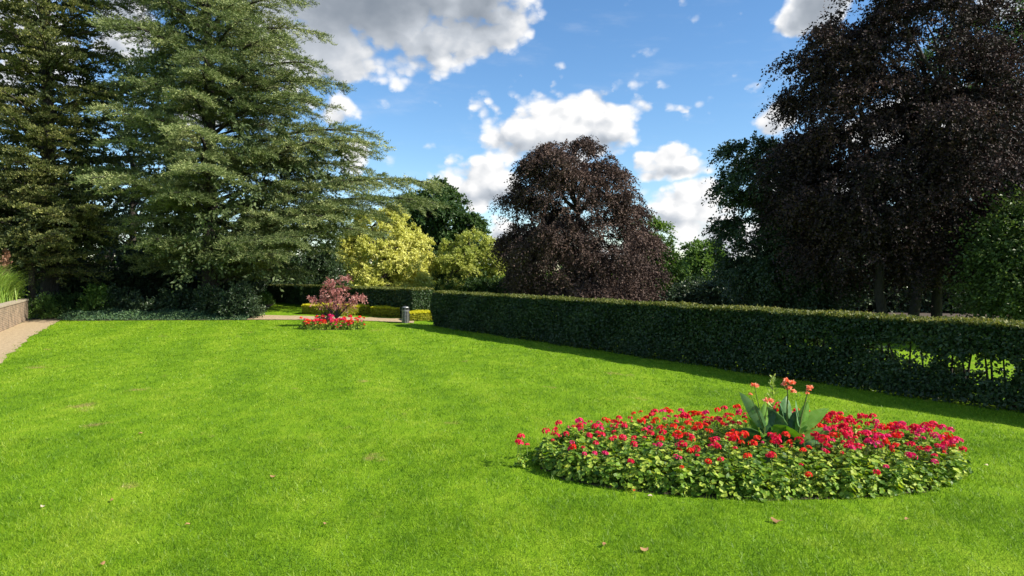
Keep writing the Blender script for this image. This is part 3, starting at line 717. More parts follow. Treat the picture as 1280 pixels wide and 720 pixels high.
tree('broadleaf_tree', 'small green tree in the gap right of the central copper beech', 'tree', 880, 75, [(385, 838, 925), (350, 840, 925), (325, 846, 915), (305, 858, 900), (298, 868, 890)], 'midgreen', 330, lobes=30, lr=1.6, leaf=0.26, L=0.9, trunk_r=0.3, bias=0.33, nup=0.5)
# --- right
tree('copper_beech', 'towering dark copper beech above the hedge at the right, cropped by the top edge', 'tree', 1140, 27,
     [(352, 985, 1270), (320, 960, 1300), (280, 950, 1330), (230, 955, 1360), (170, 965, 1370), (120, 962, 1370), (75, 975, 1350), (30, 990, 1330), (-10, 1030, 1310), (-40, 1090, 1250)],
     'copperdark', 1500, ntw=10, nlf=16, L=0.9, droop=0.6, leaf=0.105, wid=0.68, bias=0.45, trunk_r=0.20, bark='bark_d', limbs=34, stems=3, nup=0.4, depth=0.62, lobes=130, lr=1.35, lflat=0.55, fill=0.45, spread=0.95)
tree('beech_tree', 'dark green beech whose bough reaches left beyond the big copper beech', 'tree', 975, 31,
     [(385, 900, 1060), (350, 890, 1070), (310, 890, 1075), (270, 892, 1070), (245, 896, 1060), (225, 886, 1055), (205, 888, 1040), (188, 896, 1010), (172, 905, 970)],
     'darkleaf', 620, ntw=10, nlf=14, L=0.8, droop=0.5, leaf=0.125, wid=0.68, bias=0.42, lobes=60, lr=1.1, fill=0.3, trunk_r=0.26, bark='bark_d', limbs=18, depth=0.8)
tree('broadleaf_tree', 'leafy green tree at the right edge, lower than the copper beech', 'tree', 1275, 23, [(400, 1212, 1350), (370, 1200, 1370), (330, 1215, 1380), (300, 1205, 1380), (270, 1228, 1350), (240, 1250, 1330)], 'edgeleaf', 560, ntw=9, nlf=13, leaf=0.11, L=1.3, nout=0.4, bias=0.7, spread=1.3, trunk_r=0.2, droop=0.3)
tree('broadleaf_tree', 'dark green tree behind the big copper beech on the right', 'tree', 1230, 50, [(385, 1110, 1400), (330, 1100, 1420), (250, 1110, 1430), (170, 1120, 1430), (90, 1140, 1400), (30, 1165, 1350), (-5, 1190, 1290)], 'green', 560, ntw=9, nlf=10, leaf=0.24, L=1.3, trunk_r=0.4, droop=0.3, bias=0.5)
tree('broadleaf_tree', 'shaded green tree low behind the copper beech trunks', 'tree', 1060, 55, [(385, 960, 1170), (350, 955, 1175), (310, 965, 1165), (270, 990, 1140), (245, 1020, 1110)], 'green', 300, ntw=9, nlf=9, leaf=0.26, L=1.2, trunk_r=0.3, droop=0.3, bias=0.42)

# far trees that close the horizon
far = [(-60, 75, 300, 150, 'evergreen_tree', 'far dark tree seen at the extreme left between the conifer trunks'), (30, 85, 285, 130, 0, 'far tree behind the golden conifer'), (130, 82, 270, 130, 0, 'far tree behind the shrubs left of the cedar'),
       (235, 88, 260, 140, 0, 'far tree hidden behind the cedar trunk'), (345, 90, 275, 130, 0, 'far tree behind the cedar right half'), (430, 95, 270, 120, 0, 'far tree between the cedar and the golden tree'),
       (655, 95, 330, 90, 0, 'far tree low behind the left side of the central copper beech'), (720, 90, 320, 100, 0, 'far tree low behind the central copper beech'), (925, 85, 322, 90, 0, 'far tree behind the dark green beech'), (985, 92, 310, 110, 0, 'far tree left of the copper beech stems'),
       (1080, 90, 300, 130, 0, 'far tree between the copper beech stems'), (1190, 92, 290, 130, 0, 'far tree right of the copper beech stems'), (1300, 88, 280, 150, 0, 'far tree behind the green tree at the right edge')]
for (px, D, top, w, nm, lb) in far:
    h = 385-top
    tree('broadleaf_tree', lb, 'tree', px, D, [(388, px-w*0.45, px+w*0.45), (388-h*0.4, px-w*0.5, px+w*0.5), (388-h*0.75, px-w*0.4, px+w*0.4), (top, px-w*0.15, px+w*0.15)],
         'green' if px < 600 else 'midgreen', 130, ntw=8, nlf=8, leaf=0.42, L=1.5, trunk_r=0.3, limbs=6, bias=0.35, lobes=20, lr=2.4, group='far trees closing the view')

# slim trunks seen at the far left
def slim(px, D, label, hpx=235, r=0.16):
    b = P(px, 380, D); zg = float(hgt(b[0], D))
    tree('slim_tree', label, 'tree', px, D, [(300, px-32, px+32), (275, px-45, px+45), (250, px-40, px+40), (hpx, px-15, px+15)], 'darkleaf', 60, ntw=7, nlf=7, leaf=0.2, L=0.9, trunk_r=r, limbs=6, bark='bark_d', group='slim trees behind the brick wall')
slim(33, 47, 'slim dark trunk nearest the brick wall end'); slim(46, 49, 'slim dark trunk just right of the one by the wall end'); slim(62, 58, 'thin distant trunk right of the two darker ones', r=0.12)

# ================================================================== UNDERSTORY
sh = [
 (56, 36.4, (0.95, 0.8, 1.3), 'midgreen', 'juniper', 'light green feathery juniper just past the end of the brick wall', 0.07, 90),
 (85, 37.6, (1.1, 0.9, 1.3), 'green', 'shrub', 'dull green shrub right of the feathery juniper', 0.10, 90),
 (118, 37.6, (1.1, 0.9, 1.75), 'midgreen', 'shrub', 'bright green bush in the shade between the two big conifers', 0.12, 100),
 (150, 38.2, (1.5, 1.0, 1.6), 'darkleaf', 'shrub', 'dark glossy shrub right of the bright green bush', 0.12, 110),
 (190, 37.5, (1.5, 1.0, 1.0), 'darkleaf', 'shrub', 'low dark shrub under the left boughs of the cedar', 0.11, 110),
 (228, 38.0, (1.6, 1.0, 1.5), 'darkleaf', 'shrub', 'dark shrub in front of the cedar trunk', 0.11, 110),
 (268, 37.0, (1.3, 1.0, 1.7), 'darkleaf', 'shrub', 'dark evergreen shrub right of the cedar trunk foot', 0.10, 130),
 (302, 36.3, (1.15, 1.0, 2.0), 'darkleaf', 'holly', 'rounded dark evergreen bush at the right end of the cedar bed', 0.09, 200),
 (331, 43.0, (0.4, 0.4, 0.75), 'midgreen', 'shrub', 'small bright shrub just left of the far hedge end', 0.10, 50)]
for px, D, s, m, nm, lb, lf, n in sh:
    b = P(px, 390, D); shrub('holly' if nm == 'holly' else nm, lb, 'shrub', (b[0], D, float(hgt(b[0], D))), s, m, n=n, leaf=lf, L=0.38, ntw=8, nlf=8)
# taller dark evergreens that stand in the cedar's shade
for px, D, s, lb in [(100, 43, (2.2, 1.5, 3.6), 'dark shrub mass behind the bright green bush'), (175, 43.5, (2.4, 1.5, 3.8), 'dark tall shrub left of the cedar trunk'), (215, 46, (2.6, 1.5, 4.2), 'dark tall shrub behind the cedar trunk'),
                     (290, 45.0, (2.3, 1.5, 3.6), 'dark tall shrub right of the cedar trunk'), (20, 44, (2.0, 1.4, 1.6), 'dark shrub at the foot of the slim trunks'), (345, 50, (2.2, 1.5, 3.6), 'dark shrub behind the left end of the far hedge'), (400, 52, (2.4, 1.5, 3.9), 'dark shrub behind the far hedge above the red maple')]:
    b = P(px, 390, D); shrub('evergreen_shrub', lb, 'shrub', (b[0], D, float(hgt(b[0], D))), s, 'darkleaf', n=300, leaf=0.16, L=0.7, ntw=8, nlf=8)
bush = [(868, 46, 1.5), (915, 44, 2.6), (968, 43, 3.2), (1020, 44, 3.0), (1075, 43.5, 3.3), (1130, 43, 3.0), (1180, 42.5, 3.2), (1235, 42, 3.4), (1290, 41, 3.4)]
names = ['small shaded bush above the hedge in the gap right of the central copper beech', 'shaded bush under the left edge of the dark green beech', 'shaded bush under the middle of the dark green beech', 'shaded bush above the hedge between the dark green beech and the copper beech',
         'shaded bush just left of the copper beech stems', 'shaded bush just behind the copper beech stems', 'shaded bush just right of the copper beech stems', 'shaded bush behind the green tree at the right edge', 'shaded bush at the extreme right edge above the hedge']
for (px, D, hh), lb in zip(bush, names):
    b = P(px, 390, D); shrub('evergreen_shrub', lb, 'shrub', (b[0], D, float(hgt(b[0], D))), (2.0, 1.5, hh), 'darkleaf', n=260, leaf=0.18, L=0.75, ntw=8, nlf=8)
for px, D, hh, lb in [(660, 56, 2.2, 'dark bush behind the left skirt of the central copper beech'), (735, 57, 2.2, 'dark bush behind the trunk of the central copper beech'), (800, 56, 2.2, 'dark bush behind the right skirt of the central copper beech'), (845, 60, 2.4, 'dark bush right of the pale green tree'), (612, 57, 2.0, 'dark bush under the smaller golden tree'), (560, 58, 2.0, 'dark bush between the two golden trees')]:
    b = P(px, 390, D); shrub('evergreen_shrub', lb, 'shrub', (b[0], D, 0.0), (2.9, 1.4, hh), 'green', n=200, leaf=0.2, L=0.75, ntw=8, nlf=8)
# ivy carpet along the lawn edge
def ivy():
    n = 26000
    x = rng.uniform(-23.8, -13.8, n); fe = np.interp(x, [-24, -22.5, -18, -13.6], [35.6, 35.3, 35.45, 35.3]); y = fe + rng.random(n)**1.2*2.6 + 0.1*np.sin(x*5)
    hh = 0.45*ss(y-fe, -0.1, 1.0)*(0.7+0.3*np.sin(x*2.1)*np.sin(y*3)) + 0.03
    p = np.stack([x, y, hgt(x, y)+hh*(0.6+0.4*rng.random(n))], 1)
    l = 0.10*(0.7+0.6*rng.random(n))
    V, Fq = quads(p, unit(rv(n)+np.array([0, -0.3, -0.3])), unit(rv(n)*0.6+np.array([0.1, -0.6, 0.7])), l, l*0.85, 0.1)
    o = mesh_obj('ivy', V, Fq, M['ivy'], None, rng.random(n)); tag(o, 'dark glossy ivy ground cover along the far edge of the lawn', 'ground cover', kind='stuff')
ivy()

# ================================================================== BRICK WALL
def brick_wall():
    a = np.array([-14.6, 16.0]); b = np.array([-21.6, 28.8]); c = np.array([-25.4, 35.8]); e = np.array([-28.4, 34.6])
    pts = [a, b, c, e]; h = 1.02; root = empty('brick_wall', (c[0], c[1], 0), 'low weathered brick retaining wall with stone top at the left edge', 'wall')
    V = []; Fq = []; UV = []
    out = []
    d0 = (b-a)/np.linalg.norm(b-a); n0 = np.array([-d0[1], d0[0]])
    def seg(p, q, u0, th, z0, z1, over=0.0):
        d = (q-p)/np.linalg.norm(q-p); n = np.array([-d[1], d[0]])     # left of travel = behind
        p2, q2 = p - n*over, q - n*over; p3, q3 = p + n*(th+over), q + n*(th+over); L_ = np.linalg.norm(q-p)
        i = len(V)
        V.extend([[*p2, z0], [*q2, z0], [*q2, z1], [*p2, z1], [*p3, z0], [*q3, z0], [*q3, z1], [*p3, z1]])
        fs = [(0, 1, 2, 3), (3, 2, 6, 7), (5, 4, 7, 6), (1, 5, 6, 2), (4, 0, 3, 7)]
        uvs = [[(u0, z0), (u0+L_, z0), (u0+L_, z1), (u0, z1)], [(u0, 0), (u0+L_, 0), (u0+L_, th), (u0, th)], [(u0, z0), (u0+L_, z0), (u0+L_, z1), (u0, z1)], [(0, z0), (th, z0), (th, z1), (0, z1)], [(0, z0), (th, z0), (th, z1), (0, z1)]]
        for f, u in zip(fs, uvs): Fq.append([i+k for k in f]); UV.extend(u)
        return u0+L_
    def emit(name, mat):
        vv = np.array(V, float); vv[:, 0] -= c[0]; vv[:, 1] -= c[1]
        o = mesh_obj(name, vv, np.array(Fq), mat, root)
        uv = o.data.uv_layers.new(name='UVMap'); uv.data.foreach_set('uv', np.array(UV, np.float32).ravel())
        V.clear(); Fq.clear(); UV.clear(); return o
    u = seg(a, b, 0, 0.34, -0.1, h); u = seg(b+d0*0.002, c, u, 0.34, -0.1, h)
    emit('wall_face', M['brick'])
    ret_d = (e-c)/np.linalg.norm(e-c)
    seg(c+np.array([-0.1, 0.0]) , e, 0, 0.3, -0.1, h-0.003); emit('wall_return', M['brick'])
    u = seg(a, b, 0, 0.36, h+0.002, h+0.09, 0.03); seg(b+d0*0.002, c+d0*0.03, u, 0.36, h+0.002, h+0.088, 0.03); emit('coping', M['coping'])
    # raised bank behind
    strip('raised_bank', [a+n0*0.3, b+n0*0.3, c+n0*0.3], [(-40, 16), (-42, 28), (-34, 33.9)], M['turf'], 0.98, 40)
brick_wall()
def tuft_grass(name, label, loc, n, h, mat, spread=0.5, w=0.02):
    root = empty(name, loc, label, 'plant')
    p0 = np.stack([rng.normal(size=n)*0.22, rng.normal(size=n)*0.22, np.zeros(n)], 1)
    an = rng.random(n)*2*np.pi; ln = spread*(0.4+rng.random(n)); H = h*(0.6+0.5*rng.random(n))
    d = np.stack([np.cos(an), np.sin(an), an*0], 1)
    s = np.linspace(0, 1, 6)
    ctr = p0[:, None] + d[:, None]*(ln[:, None]*s**2)[..., None]; ctr[..., 2] += H[:, None]*(s*1.25-0.35*s**3)
    b = np.stack([-np.sin(an), np.cos(an), an*0], 1)[:, None]*(w*np.array([0.6, 1, 1, 0.8, 0.5, 0.05]))[None, :, None]
    V = np.stack([ctr-b, ctr+b], 2).reshape(-1, 3)
    i = (np.arange(n)[:, None]*12 + np.arange(5)[None]*2).ravel(); Fq = np.stack([i, i+1, i+3, i+2], 1)
    mesh_obj('leaves', V, Fq, M[mat], root, np.repeat(rng.random(n), 5)); return root
for px, D, lb, h in [(-6, 31.0, 'tall lime-green ornamental grass on the wall top at the left edge', 2.4), (12, 33.5, 'arching lime-green ornamental grass on the bank near the wall end', 2.0)]:
    b = P(px, 372, D); r = tuft_grass('ornamental_grass', lb, (b[0]-0.5, D, 1.0), 750, h*0.82, 'reed', 1.1, 0.015)
b = P(2, 372, 33.8); shrub('shrub', 'bright green bush behind the ornamental grass on the wall bank', 'shrub', (b[0]-1.2, 35.2, 1.0), (1.3, 1.0, 1.6), 'reed', n=110, leaf=0.09, L=0.4)
b = P(10, 340, 34.5)
r = empty('plume_plant', (b[0]-0.3, 34.5, 1.0), 'rusty brown feathery plume above the lime-green grass', 'plant')
k = 500; s = rng.random(k); p = np.stack([0.25*s + rng.normal(size=k)*0.16*(1-s*0.6), rng.normal(size=k)*0.16*(1-s*0.6), 1.0+1.6*s], 1)
V, Fq = quads(p, unit(rv(k)*0.6+np.array([0.2, 0, 1])), rv(k), 0.14, 0.07); mesh_obj('plume', V, Fq, M['plume'], r, rng.random(k))
V, Fq = tubes([(np.array([[0, 0, -0.1], [0.02, 0, 1], [0.2, 0, 2.4]]), np.array([0.03, 0.02, 0.01]))], 5); mesh_obj('stem', V, Fq, M['bark'], r)

# ================================================================== RED MAPLE
def maple():
    b = G(421, 408); root = empty('japanese_maple', (b[0], b[1], 0), 'small red-leaved maple growing in the small round flower bed', 'tree')
    D = b[1]; 
    def loc(px, py): q = P(px, py, D); return np.array([q[0]-b[0], 0, q[2]])
    cl = [(404, 378, 16), (396, 375, 8), (418, 374, 14), (432, 376, 13), (446, 374, 9), (452, 372, 5), (412, 362, 10), (420, 352, 8), (428, 363, 9), (410, 355, 5), (424, 383, 12), (416, 368, 12), (436, 384, 6), (432, 348, 4), (411, 384, 9), (390, 373, 4)]
    P0 = []; OUT = []
    lp = []
    for px, py, r in cl:
        c = loc(px, py); rm = r/F*D
        n = int(3+r*0.85)
        q = c + rv(n)*np.array([rm, rm*0.9, rm*0.35])*rng.random((n, 1))**0.5; q[:, 1] += rng.normal(size=n)*0.12
        P0.append(q); OUT.append(unit((q-c)+np.array([0, 0, 0.02])))
        lp.append((bez(np.array([0, 0, 0.35]), np.array([c[0]*0.4, 0.0, c[2]*0.75]), c, 6), np.linspace(0.03, 0.006, 6)))
    c = np.concatenate(P0); o = np.concatenate(OUT); o[:, 2] *= 0.4; o = unit(o)
    p, t, n, l, w, ci = sprays(c, o, 4, 7, 0.26, 0.25, 0.085, 0.42, spread=0.6, nup=0.9, jit=0.02)
    V, Fq = quads(p, t, n, l, w, 0.1); mesh_obj('crown', V, Fq, M['redleaf'], root, 0.4*rng.random(len(c))[ci]+0.6*rng.random(len(ci)))
    lp.append((np.array([[0, 0, -0.05], [0.03, 0, 0.3], [-0.02, 0, 0.9], [0.05, 0, 1.5]]), np.array([0.06, 0.045, 0.03, 0.012])))
    V, Fq = tubes(lp, 6); mesh_obj('trunk', V, Fq, M['bark_d'], root, smooth=True)
maple()
b = G(404, 408); shrub('purple_shrub', 'low dark purple-leaved shrub at the left foot of the red maple', 'shrub', (b[0], b[1], 0.0), (0.55, 0.3, 0.62), 'purpleleaf', n=50, leaf=0.07, L=0.2)

# ================================================================== LITTER BIN
def bin_():
    q = G(507, 404.5); root = empty('litter_bin', (q[0], q[1], 0), 'small grey metal slatted litter bin beside the hedge end', 'litter bin')
    r = 0.17; h = 0.66
    prof = [(0.0, 0.05), (r*0.86, 0.05), (r*0.86, h-0.05), (r*0.8, h-0.05), (r*0.8, 0.1), (0.0, 0.1)]
    def lathe(name, prof, mat, sides=20):
        th = np.linspace(0, 2*np.pi, sides, endpoint=False)
        V = np.array([[a*math.cos(t), a*math.sin(t), z] for a, z in prof for t in th]); n = len(prof)
        i = (np.arange(n-1)[:, None]*sides); j = np.arange(sides)[None]; jn = (j+1) % sides
        return mesh_obj(name, V, np.stack([i+j, i+jn, i+sides+jn, i+sides+j], -1).reshape(-1, 4), mat, root)
    lathe('liner', prof, M['metald'])
    lathe('rim', [(r*1.0, h-0.06), (r*1.12, h-0.06), (r*1.12, h+0.02), (r*0.86, h+0.02), (r*0.86, h-0.06), (r*1.0, h-0.06)], M['metal'])
    lathe('base_plate', [(0, -0.01), (r*1.1, -0.01), (r*1.1, 0.045), (0, 0.045)], M['metal'])
    lathe('lid', [(r*0.9, h+0.12), (r*1.05, h+0.12), (r*0.9, h+0.16), (0.0, h+0.2)], M['metal'])
    VV = []; FF = []
    for i in range(14):
        a = i/14*2*math.pi; d = np.array([math.cos(a), math.sin(a), 0]); s = np.array([-d[1], d[0], 0])
        i0 = len(VV)
        for rr in (r*0.97, r*1.05):
            for ssn in (-0.022, 0.022):
                for z in (0.04, h-0.04): VV.append(d*rr + s*ssn + np.array([0, 0, z]))
        for f in [(4, 6, 7, 5), (0, 1, 3, 2), (0, 4, 5, 1), (2, 3, 7, 6), (1, 5, 7, 3), (0, 2, 6, 4)]: FF.append([i0+k for k in f])
    mesh_obj('slats', np.array(VV), np.array(FF), M['metal'], root)
    for x, y in ((r*0.9, 0), (-r*0.9, 0), (0, r*0.9), (0, -r*0.9)):
        V, Fq = tubes([(np.array([[x, y, h], [x, y, h+0.13]]), np.array([0.012, 0.012]))], 6); mesh_obj('lid_post', V, Fq, M['metal'], root)
bin_()

# ================================================================== GERANIUMS
def disk_leaves(p, n, r, k=7, cup=0.18):
    """round lobed leaves"""
    m = len(p); a = unit(np.cross(n, rv(m))); b = np.cross(n, a)
    th = np.arange(k)/k*2*np.pi
    rr = r[:, None]*(1+0.12*np.where(np.arange(k) % 2, 1, -1)[None]) * np.where(np.arange(k) == 0, 0.55, 1)[None]
    ring = p[:, None] + (a[:, None]*np.cos(th)[None, :, None] + b[:, None]*np.sin(th)[None, :, None])*rr[..., None] + n[:, None]*(cup*r[:, None]*(1+0.5*np.sin(3*th))[None])[..., None]
    V = np.concatenate([p[:, None], ring], 1).reshape(-1, 3)
    i = np.arange(m)[:, None]*(k+1); j = np.arange(k)[None]
    Fq = np.stack([i+0*j, i+1+j, i+1+(j+1) % k], -1).reshape(-1, 3)
    return V, Fq
def plant_mesh(name, nleaf, rad, h, lr, seed, mat='ger', low=0.02):
    g0 = np.random.default_rng(seed)
    d = unit(g0.normal(size=(nleaf, 3))); d[:, 2] = np.abs(d[:, 2])
    r = g0.random((nleaf, 1))**0.33
    p = d*r*np.array([rad, rad, h]); p[:, 2] = np.maximum(p[:, 2], low + 0.05*g0.random(nleaf))
    n = unit(d*0.8 + np.array([0, 0, 0.8]) + g0.normal(size=(nleaf, 3))*0.45)
    V, Fq = disk_leaves(p, n, lr*(0.55+0.75*g0.random(nleaf)))
    rnd = np.repeat(g0.random(nleaf), 7)
    # petioles
    st = [(np.vstack([p[i]*np.array([0.2, 0.2, 0])+[0, 0, -0.01], p[i]]), np.array([0.005, 0.003])) for i in range(0, nleaf, 4)]
    V2, F2 = tubes(st, 3)
    me_o = mesh_obj(name, np.concatenate([V, V2]), [Fq, F2+len(V)], None, None, np.concatenate([rnd, np.full(len(F2), .5)]), matidx=np.concatenate([np.zeros(len(Fq)), np.ones(len(F2))]), mats=[M[mat], M['stem']])
    me = me_o.data; bpy.data.objects.remove(me_o); return me
def head_mesh(name, r, hs, mat, seed, nf=16):
    """one umbel on its stalk; origin at the foot of the stalk"""
    g0 = np.random.default_rng(seed)
    d = unit(g0.normal(size=(nf, 3))); d[:, 2] = np.abs(d[:, 2])*0.9-0.15; d = unit(d)
    c = d*r*np.array([1, 1, 0.75]) + np.array([0, 0, hs])
    a = unit(np.cross(d, unit(g0.normal(size=(nf, 3))))); b = np.cross(d, a)
    pr = r*0.52
    P_, T_, N_ = [], [], []
    for k in range(5):
        th = k/5*2*math.pi; t = a*math.cos(th)+b*math.sin(th)+d*0.25
        P_.append(c); T_.append(t); N_.append(d+g0.normal(size=d.shape)*0.2)
    p = np.concatenate(P_); V, Fq = quads(p, np.concatenate(T_), unit(np.concatenate(N_)), pr, pr*0.85, 0.1)
    V2, F2 = tubes([(np.array([[0, 0, 0], [0.004, 0, hs*0.6], [0, 0, hs]]), np.array([0.0035, 0.003, 0.0025]))]+[(np.vstack([[0, 0, hs-0.005], c[i]]), np.array([0.0015, 0.0012])) for i in range(0, nf, 2)], 3)
    o = mesh_obj(name, np.concatenate([V, V2]), [Fq, F2+len(V)], None, None, np.concatenate([np.tile(g0.random(nf), 5), np.full(len(F2), .5)]), matidx=np.concatenate([np.zeros(len(Fq)), np.ones(len(F2))]), mats=[M[mat], M['stem']])
    me = o.data; bpy.data.objects.remove(o); return me
FOL = [plant_mesh('foliage', 190, 0.23, 0.36, 0.037, s) for s in range(8)]
FOLS = [plant_mesh('foliage', 130, 0.22, 0.33, 0.026, 40+s) for s in range(4)]
SMALLF = plant_mesh('foliage', 60, 0.14, 0.24, 0.03, 77)
HEADS = {c: [head_mesh('flower_head', 0.031+0.007*(s % 3), 0.16+0.03*(s % 3), c, 60+s) for s in range(6)] for c in ('red', 'pinkred', 'magenta', 'palepink')}
def place(me, name, parent, loc, rz, sc_=1.0, tilt=(0, 0)):
    o = bpy.data.objects.new(name, me); C.objects.link(o); o.parent = parent; o.location = [float(v) for v in loc]; o.rotation_euler = (tilt[0], tilt[1], rz); o.scale = (sc_,)*3; return o
def geranium(x, y, z, sc_, color, nh, label, group, fol, hs=1.0, low=0.0):
    root = empty('geranium', (x, y, z), label, 'geranium', group)
    place(random.choice(fol), 'foliage', root, (0, 0, 0), random.random()*6.28, sc_)
    for k in range(nh):
        a = random.random()*6.28; r = 0.17*math.sqrt(random.random())*sc_
        zz = 0.34*sc_*math.sqrt(max(0.05, 1-(r/(0.25*sc_))**2)) - 0.08
        zz -= low*random.random()
        c = color if random.random() < 0.8 else random.choice(['red', 'pinkred', 'magenta'])
        place(random.choice(HEADS[c]), 'flower_head', root, (r*math.cos(a), r*math.sin(a), zz), random.random()*6.28, hs*(0.62+0.58*random.random()), (random.gauss(0, .18), random.gauss(0, .18)))
    return root
def big_bed():
    rows = 0; sp = 0.30; pts = []
    ny = int(BB/ (sp*0.87))+1
    for j in range(-ny, ny+1):
        for i in range(-12, 13):
            x = (i+0.5*(j % 2))*sp; y = j*sp*0.87
            if (x/(BA-0.16))**2+(y/(BB-0.16))**2 <= 1.0: pts.append((x+random.gauss(0, .04), y+random.gauss(0, .04)))
    # fill the rim evenly
    th = 0
    while th < 2*math.pi:
        a, b_ = BA-0.15, BB-0.15
        pts.append((a*math.cos(th), b_*math.sin(th))); th += 0.27/math.hypot(a*math.sin(th), b_*math.cos(th))
    cc = (0.35, 0.10)
    n = 0
    for x, y in pts:
        if ((x-cc[0])/0.55)**2 + ((y-cc[1])/0.32)**2 < 0.6: continue
        e = (x/BA)**2+(y/BB)**2
        if x > 0.9 and y > -1.0*(1-0.2*x): color = 'pinkred' if random.random() < 0.60+0.15*x else 'red'; nh = random.choice([4, 5, 5]); 
        elif x > 0.9: color = 'magenta' if random.random() < .4 else 'pinkred'; nh = random.choice([1, 2, 3])
        elif x < -1.2: color = 'pinkred' if random.random() < 0.75 else 'magenta'; nh = random.choice([0, 1, 2, 2])
        else: color = 'red' if random.random() < 0.42 else 'pinkred'; nh = random.choice([2, 2, 3, 3])
        if y < -0.95: nh = random.choice([0, 0, 1, 1])
        if x > 2.2: color = 'magenta' if random.random() < .6 else 'pinkred'
        if y > 0.6 and abs(x) < 1.0: fol = FOLS
        else: fol = FOL
        h = 0.92+0.16*random.random() - 0.12*(e > 0.8)
        h += random.gauss(0, 0.06) + 0.10*math.sin(2.1*x+1.3*y)*math.sin(3.3*y-1.7*x)
        colw = {'red': 'scarlet', 'pinkred': 'crimson', 'magenta': 'magenta'}[color]
        numw = ['no', 'one', 'two', 'three', 'four', 'five'][nh]
        row = 'back rim' if y > 0.85*math.sqrt(max(0, 1-(x/BA)**2))*BB else ('front rim' if y < -0.7*math.sqrt(max(0, 1-(x/BA)**2))*BB else ('back rows' if y > 0.5 else ('front rows' if y < -0.4 else 'middle rows')))
        colz = 'left tip' if x < -2.2 else ('left quarter' if x < -1.5 else ('left of centre' if x < -0.8 else ('just left of the cannas' if x < -0.1 else ('in line with the cannas' if x < 0.8 else ('just right of the cannas' if x < 1.5 else ('right quarter' if x < 2.2 else 'right tip'))))))
        zone = ('leafy geranium without flowers' if nh == 0 else 'geranium with %s %s head%s' % (numw, colw, '' if nh == 1 else 's')) + ', %s, %s, large bed' % (row, colz)
        geranium(BC[0]+x, BC[1]+y, 0.0, h, color, nh, zone, 'geraniums of the large oval bed', fol, 1.08); n += 1
    by = {}
    for o in bpy.data.objects:
        if o.get('group') == 'geraniums of the large oval bed': by.setdefault(o['label'], []).append(o)
    for lb, os_ in by.items():
        os_.sort(key=lambda o: o.location.x)
        nm = {2: ['leftmost', 'rightmost'], 3: ['leftmost', 'middle', 'rightmost'], 4: ['leftmost', 'inner left', 'inner right', 'rightmost'], 5: ['leftmost', 'second', 'third', 'fourth', 'rightmost']}.get(len(os_))
        if nm:
            for o, w in zip(os_, nm): o['label'] = w + ' ' + lb
    q = G(651, 583)
    geranium(q[0], q[1], 0, 0.72, 'pinkred', 5, 'small geranium standing apart on the lawn at the left tip of the large oval bed', None, [SMALLF])
    q = G(736, 597)
    r = geranium(q[0]+0.08, q[1]+0.22, 0, 0.8, 'palepink', 0, 'geranium with a single pale pink flower at the front left of the large oval bed', None, FOL)
    place(HEADS['palepink'][0], 'flower_head', r, (0, -0.17, 0.10), 0, 0.8)
big_bed()
def small_bed():
    k = 0
    ordn = ['first', 'second', 'third', 'fourth', 'fifth', 'sixth', 'seventh', 'eighth', 'ninth', 'tenth']
    for row, (dy, nn, nm) in enumerate([(-0.42, 7, 'front'), (-0.12, 9, 'middle'), (0.2, 8, 'back')]):
        hw = 1.28*math.sqrt(1-(dy/0.62)**2)
        for i in range(nn):
            x = -hw + 2*hw*i/(nn-1)
            mag = -0.25 < x < 0.65
            color = 'magenta' if (mag and random.random() < .6) else ('red' if x > 0.5 or random.random() < .5 else 'pinkred')
            geranium(SC[0]+x, SC[1]+dy, 0, (0.72, 0.92, 1.05)[row]+0.1*random.random(), color, 5, '%s geranium from the left in the %s row of the small flower bed' % (ordn[i], nm), 'geraniums of the small flower bed', FOL, 1.55, low=0.22)
small_bed()

# ================================================================== CANNAS
def blade_leaf(name, parent, base, az, length, width, lift, bend, mat, twist=0.0, n=11, rnd=0.5):
    """broad paddle leaf with a midrib fold"""
    s = np.linspace(0, 1, n)
    el0 = lift; 
    el_ = el0 - bend*s**1.3
    dl = length/(n-1)
    d2 = np.array([math.cos(az), math.sin(az), 0])
    pts = [np.array(base, float)]
    for i in range(1, n): pts.append(pts[-1] + (d2*math.cos(el_[i]) + np.array([0, 0, math.sin(el_[i])]))*dl)
    pts = np.array(pts); tg = unit(np.gradient(pts, axis=0))
    sdv = np.array([-d2[1], d2[0], 0]); 
    w = 1.3*width*np.sin(np.pi*np.clip(s*0.93+0.07, 0, 1)**0.72)**0.7; twist = twist+0.55*abs(math.cos(az)); w[0] = 0.018; w[-1] = 0.003
    sv = unit(sdv[None]*math.cos(twist) + np.cross(tg, sdv[None])*math.sin(twist)); nn = np.cross(sv, tg)
    fr = 0.5*width*0.5
    cols = []
    for f_, up_ in ((-1, 0.28), (-0.5, 0.16), (0, 0.0), (0.5, 0.16), (1, 0.28)):
        wave = 0.05*np.sin(s*14+f_*2)*abs(f_)
        cols.append(pts + sv*(w*0.5*f_)[:, None] - nn*(w*(up_*-1+wave)*0.5)[:, None])
    V = np.stack(cols, 1).reshape(-1, 3)
    i = (np.arange(n-1)[:, None]*5+np.arange(4)[None]).ravel(); Fq = np.stack([i, i+1, i+6, i+5], 1)
    return mesh_obj(name, V, Fq, M[mat], parent, np.clip(rnd+0.12*rng.normal(size=len(Fq)), 0, 1), smooth=True)
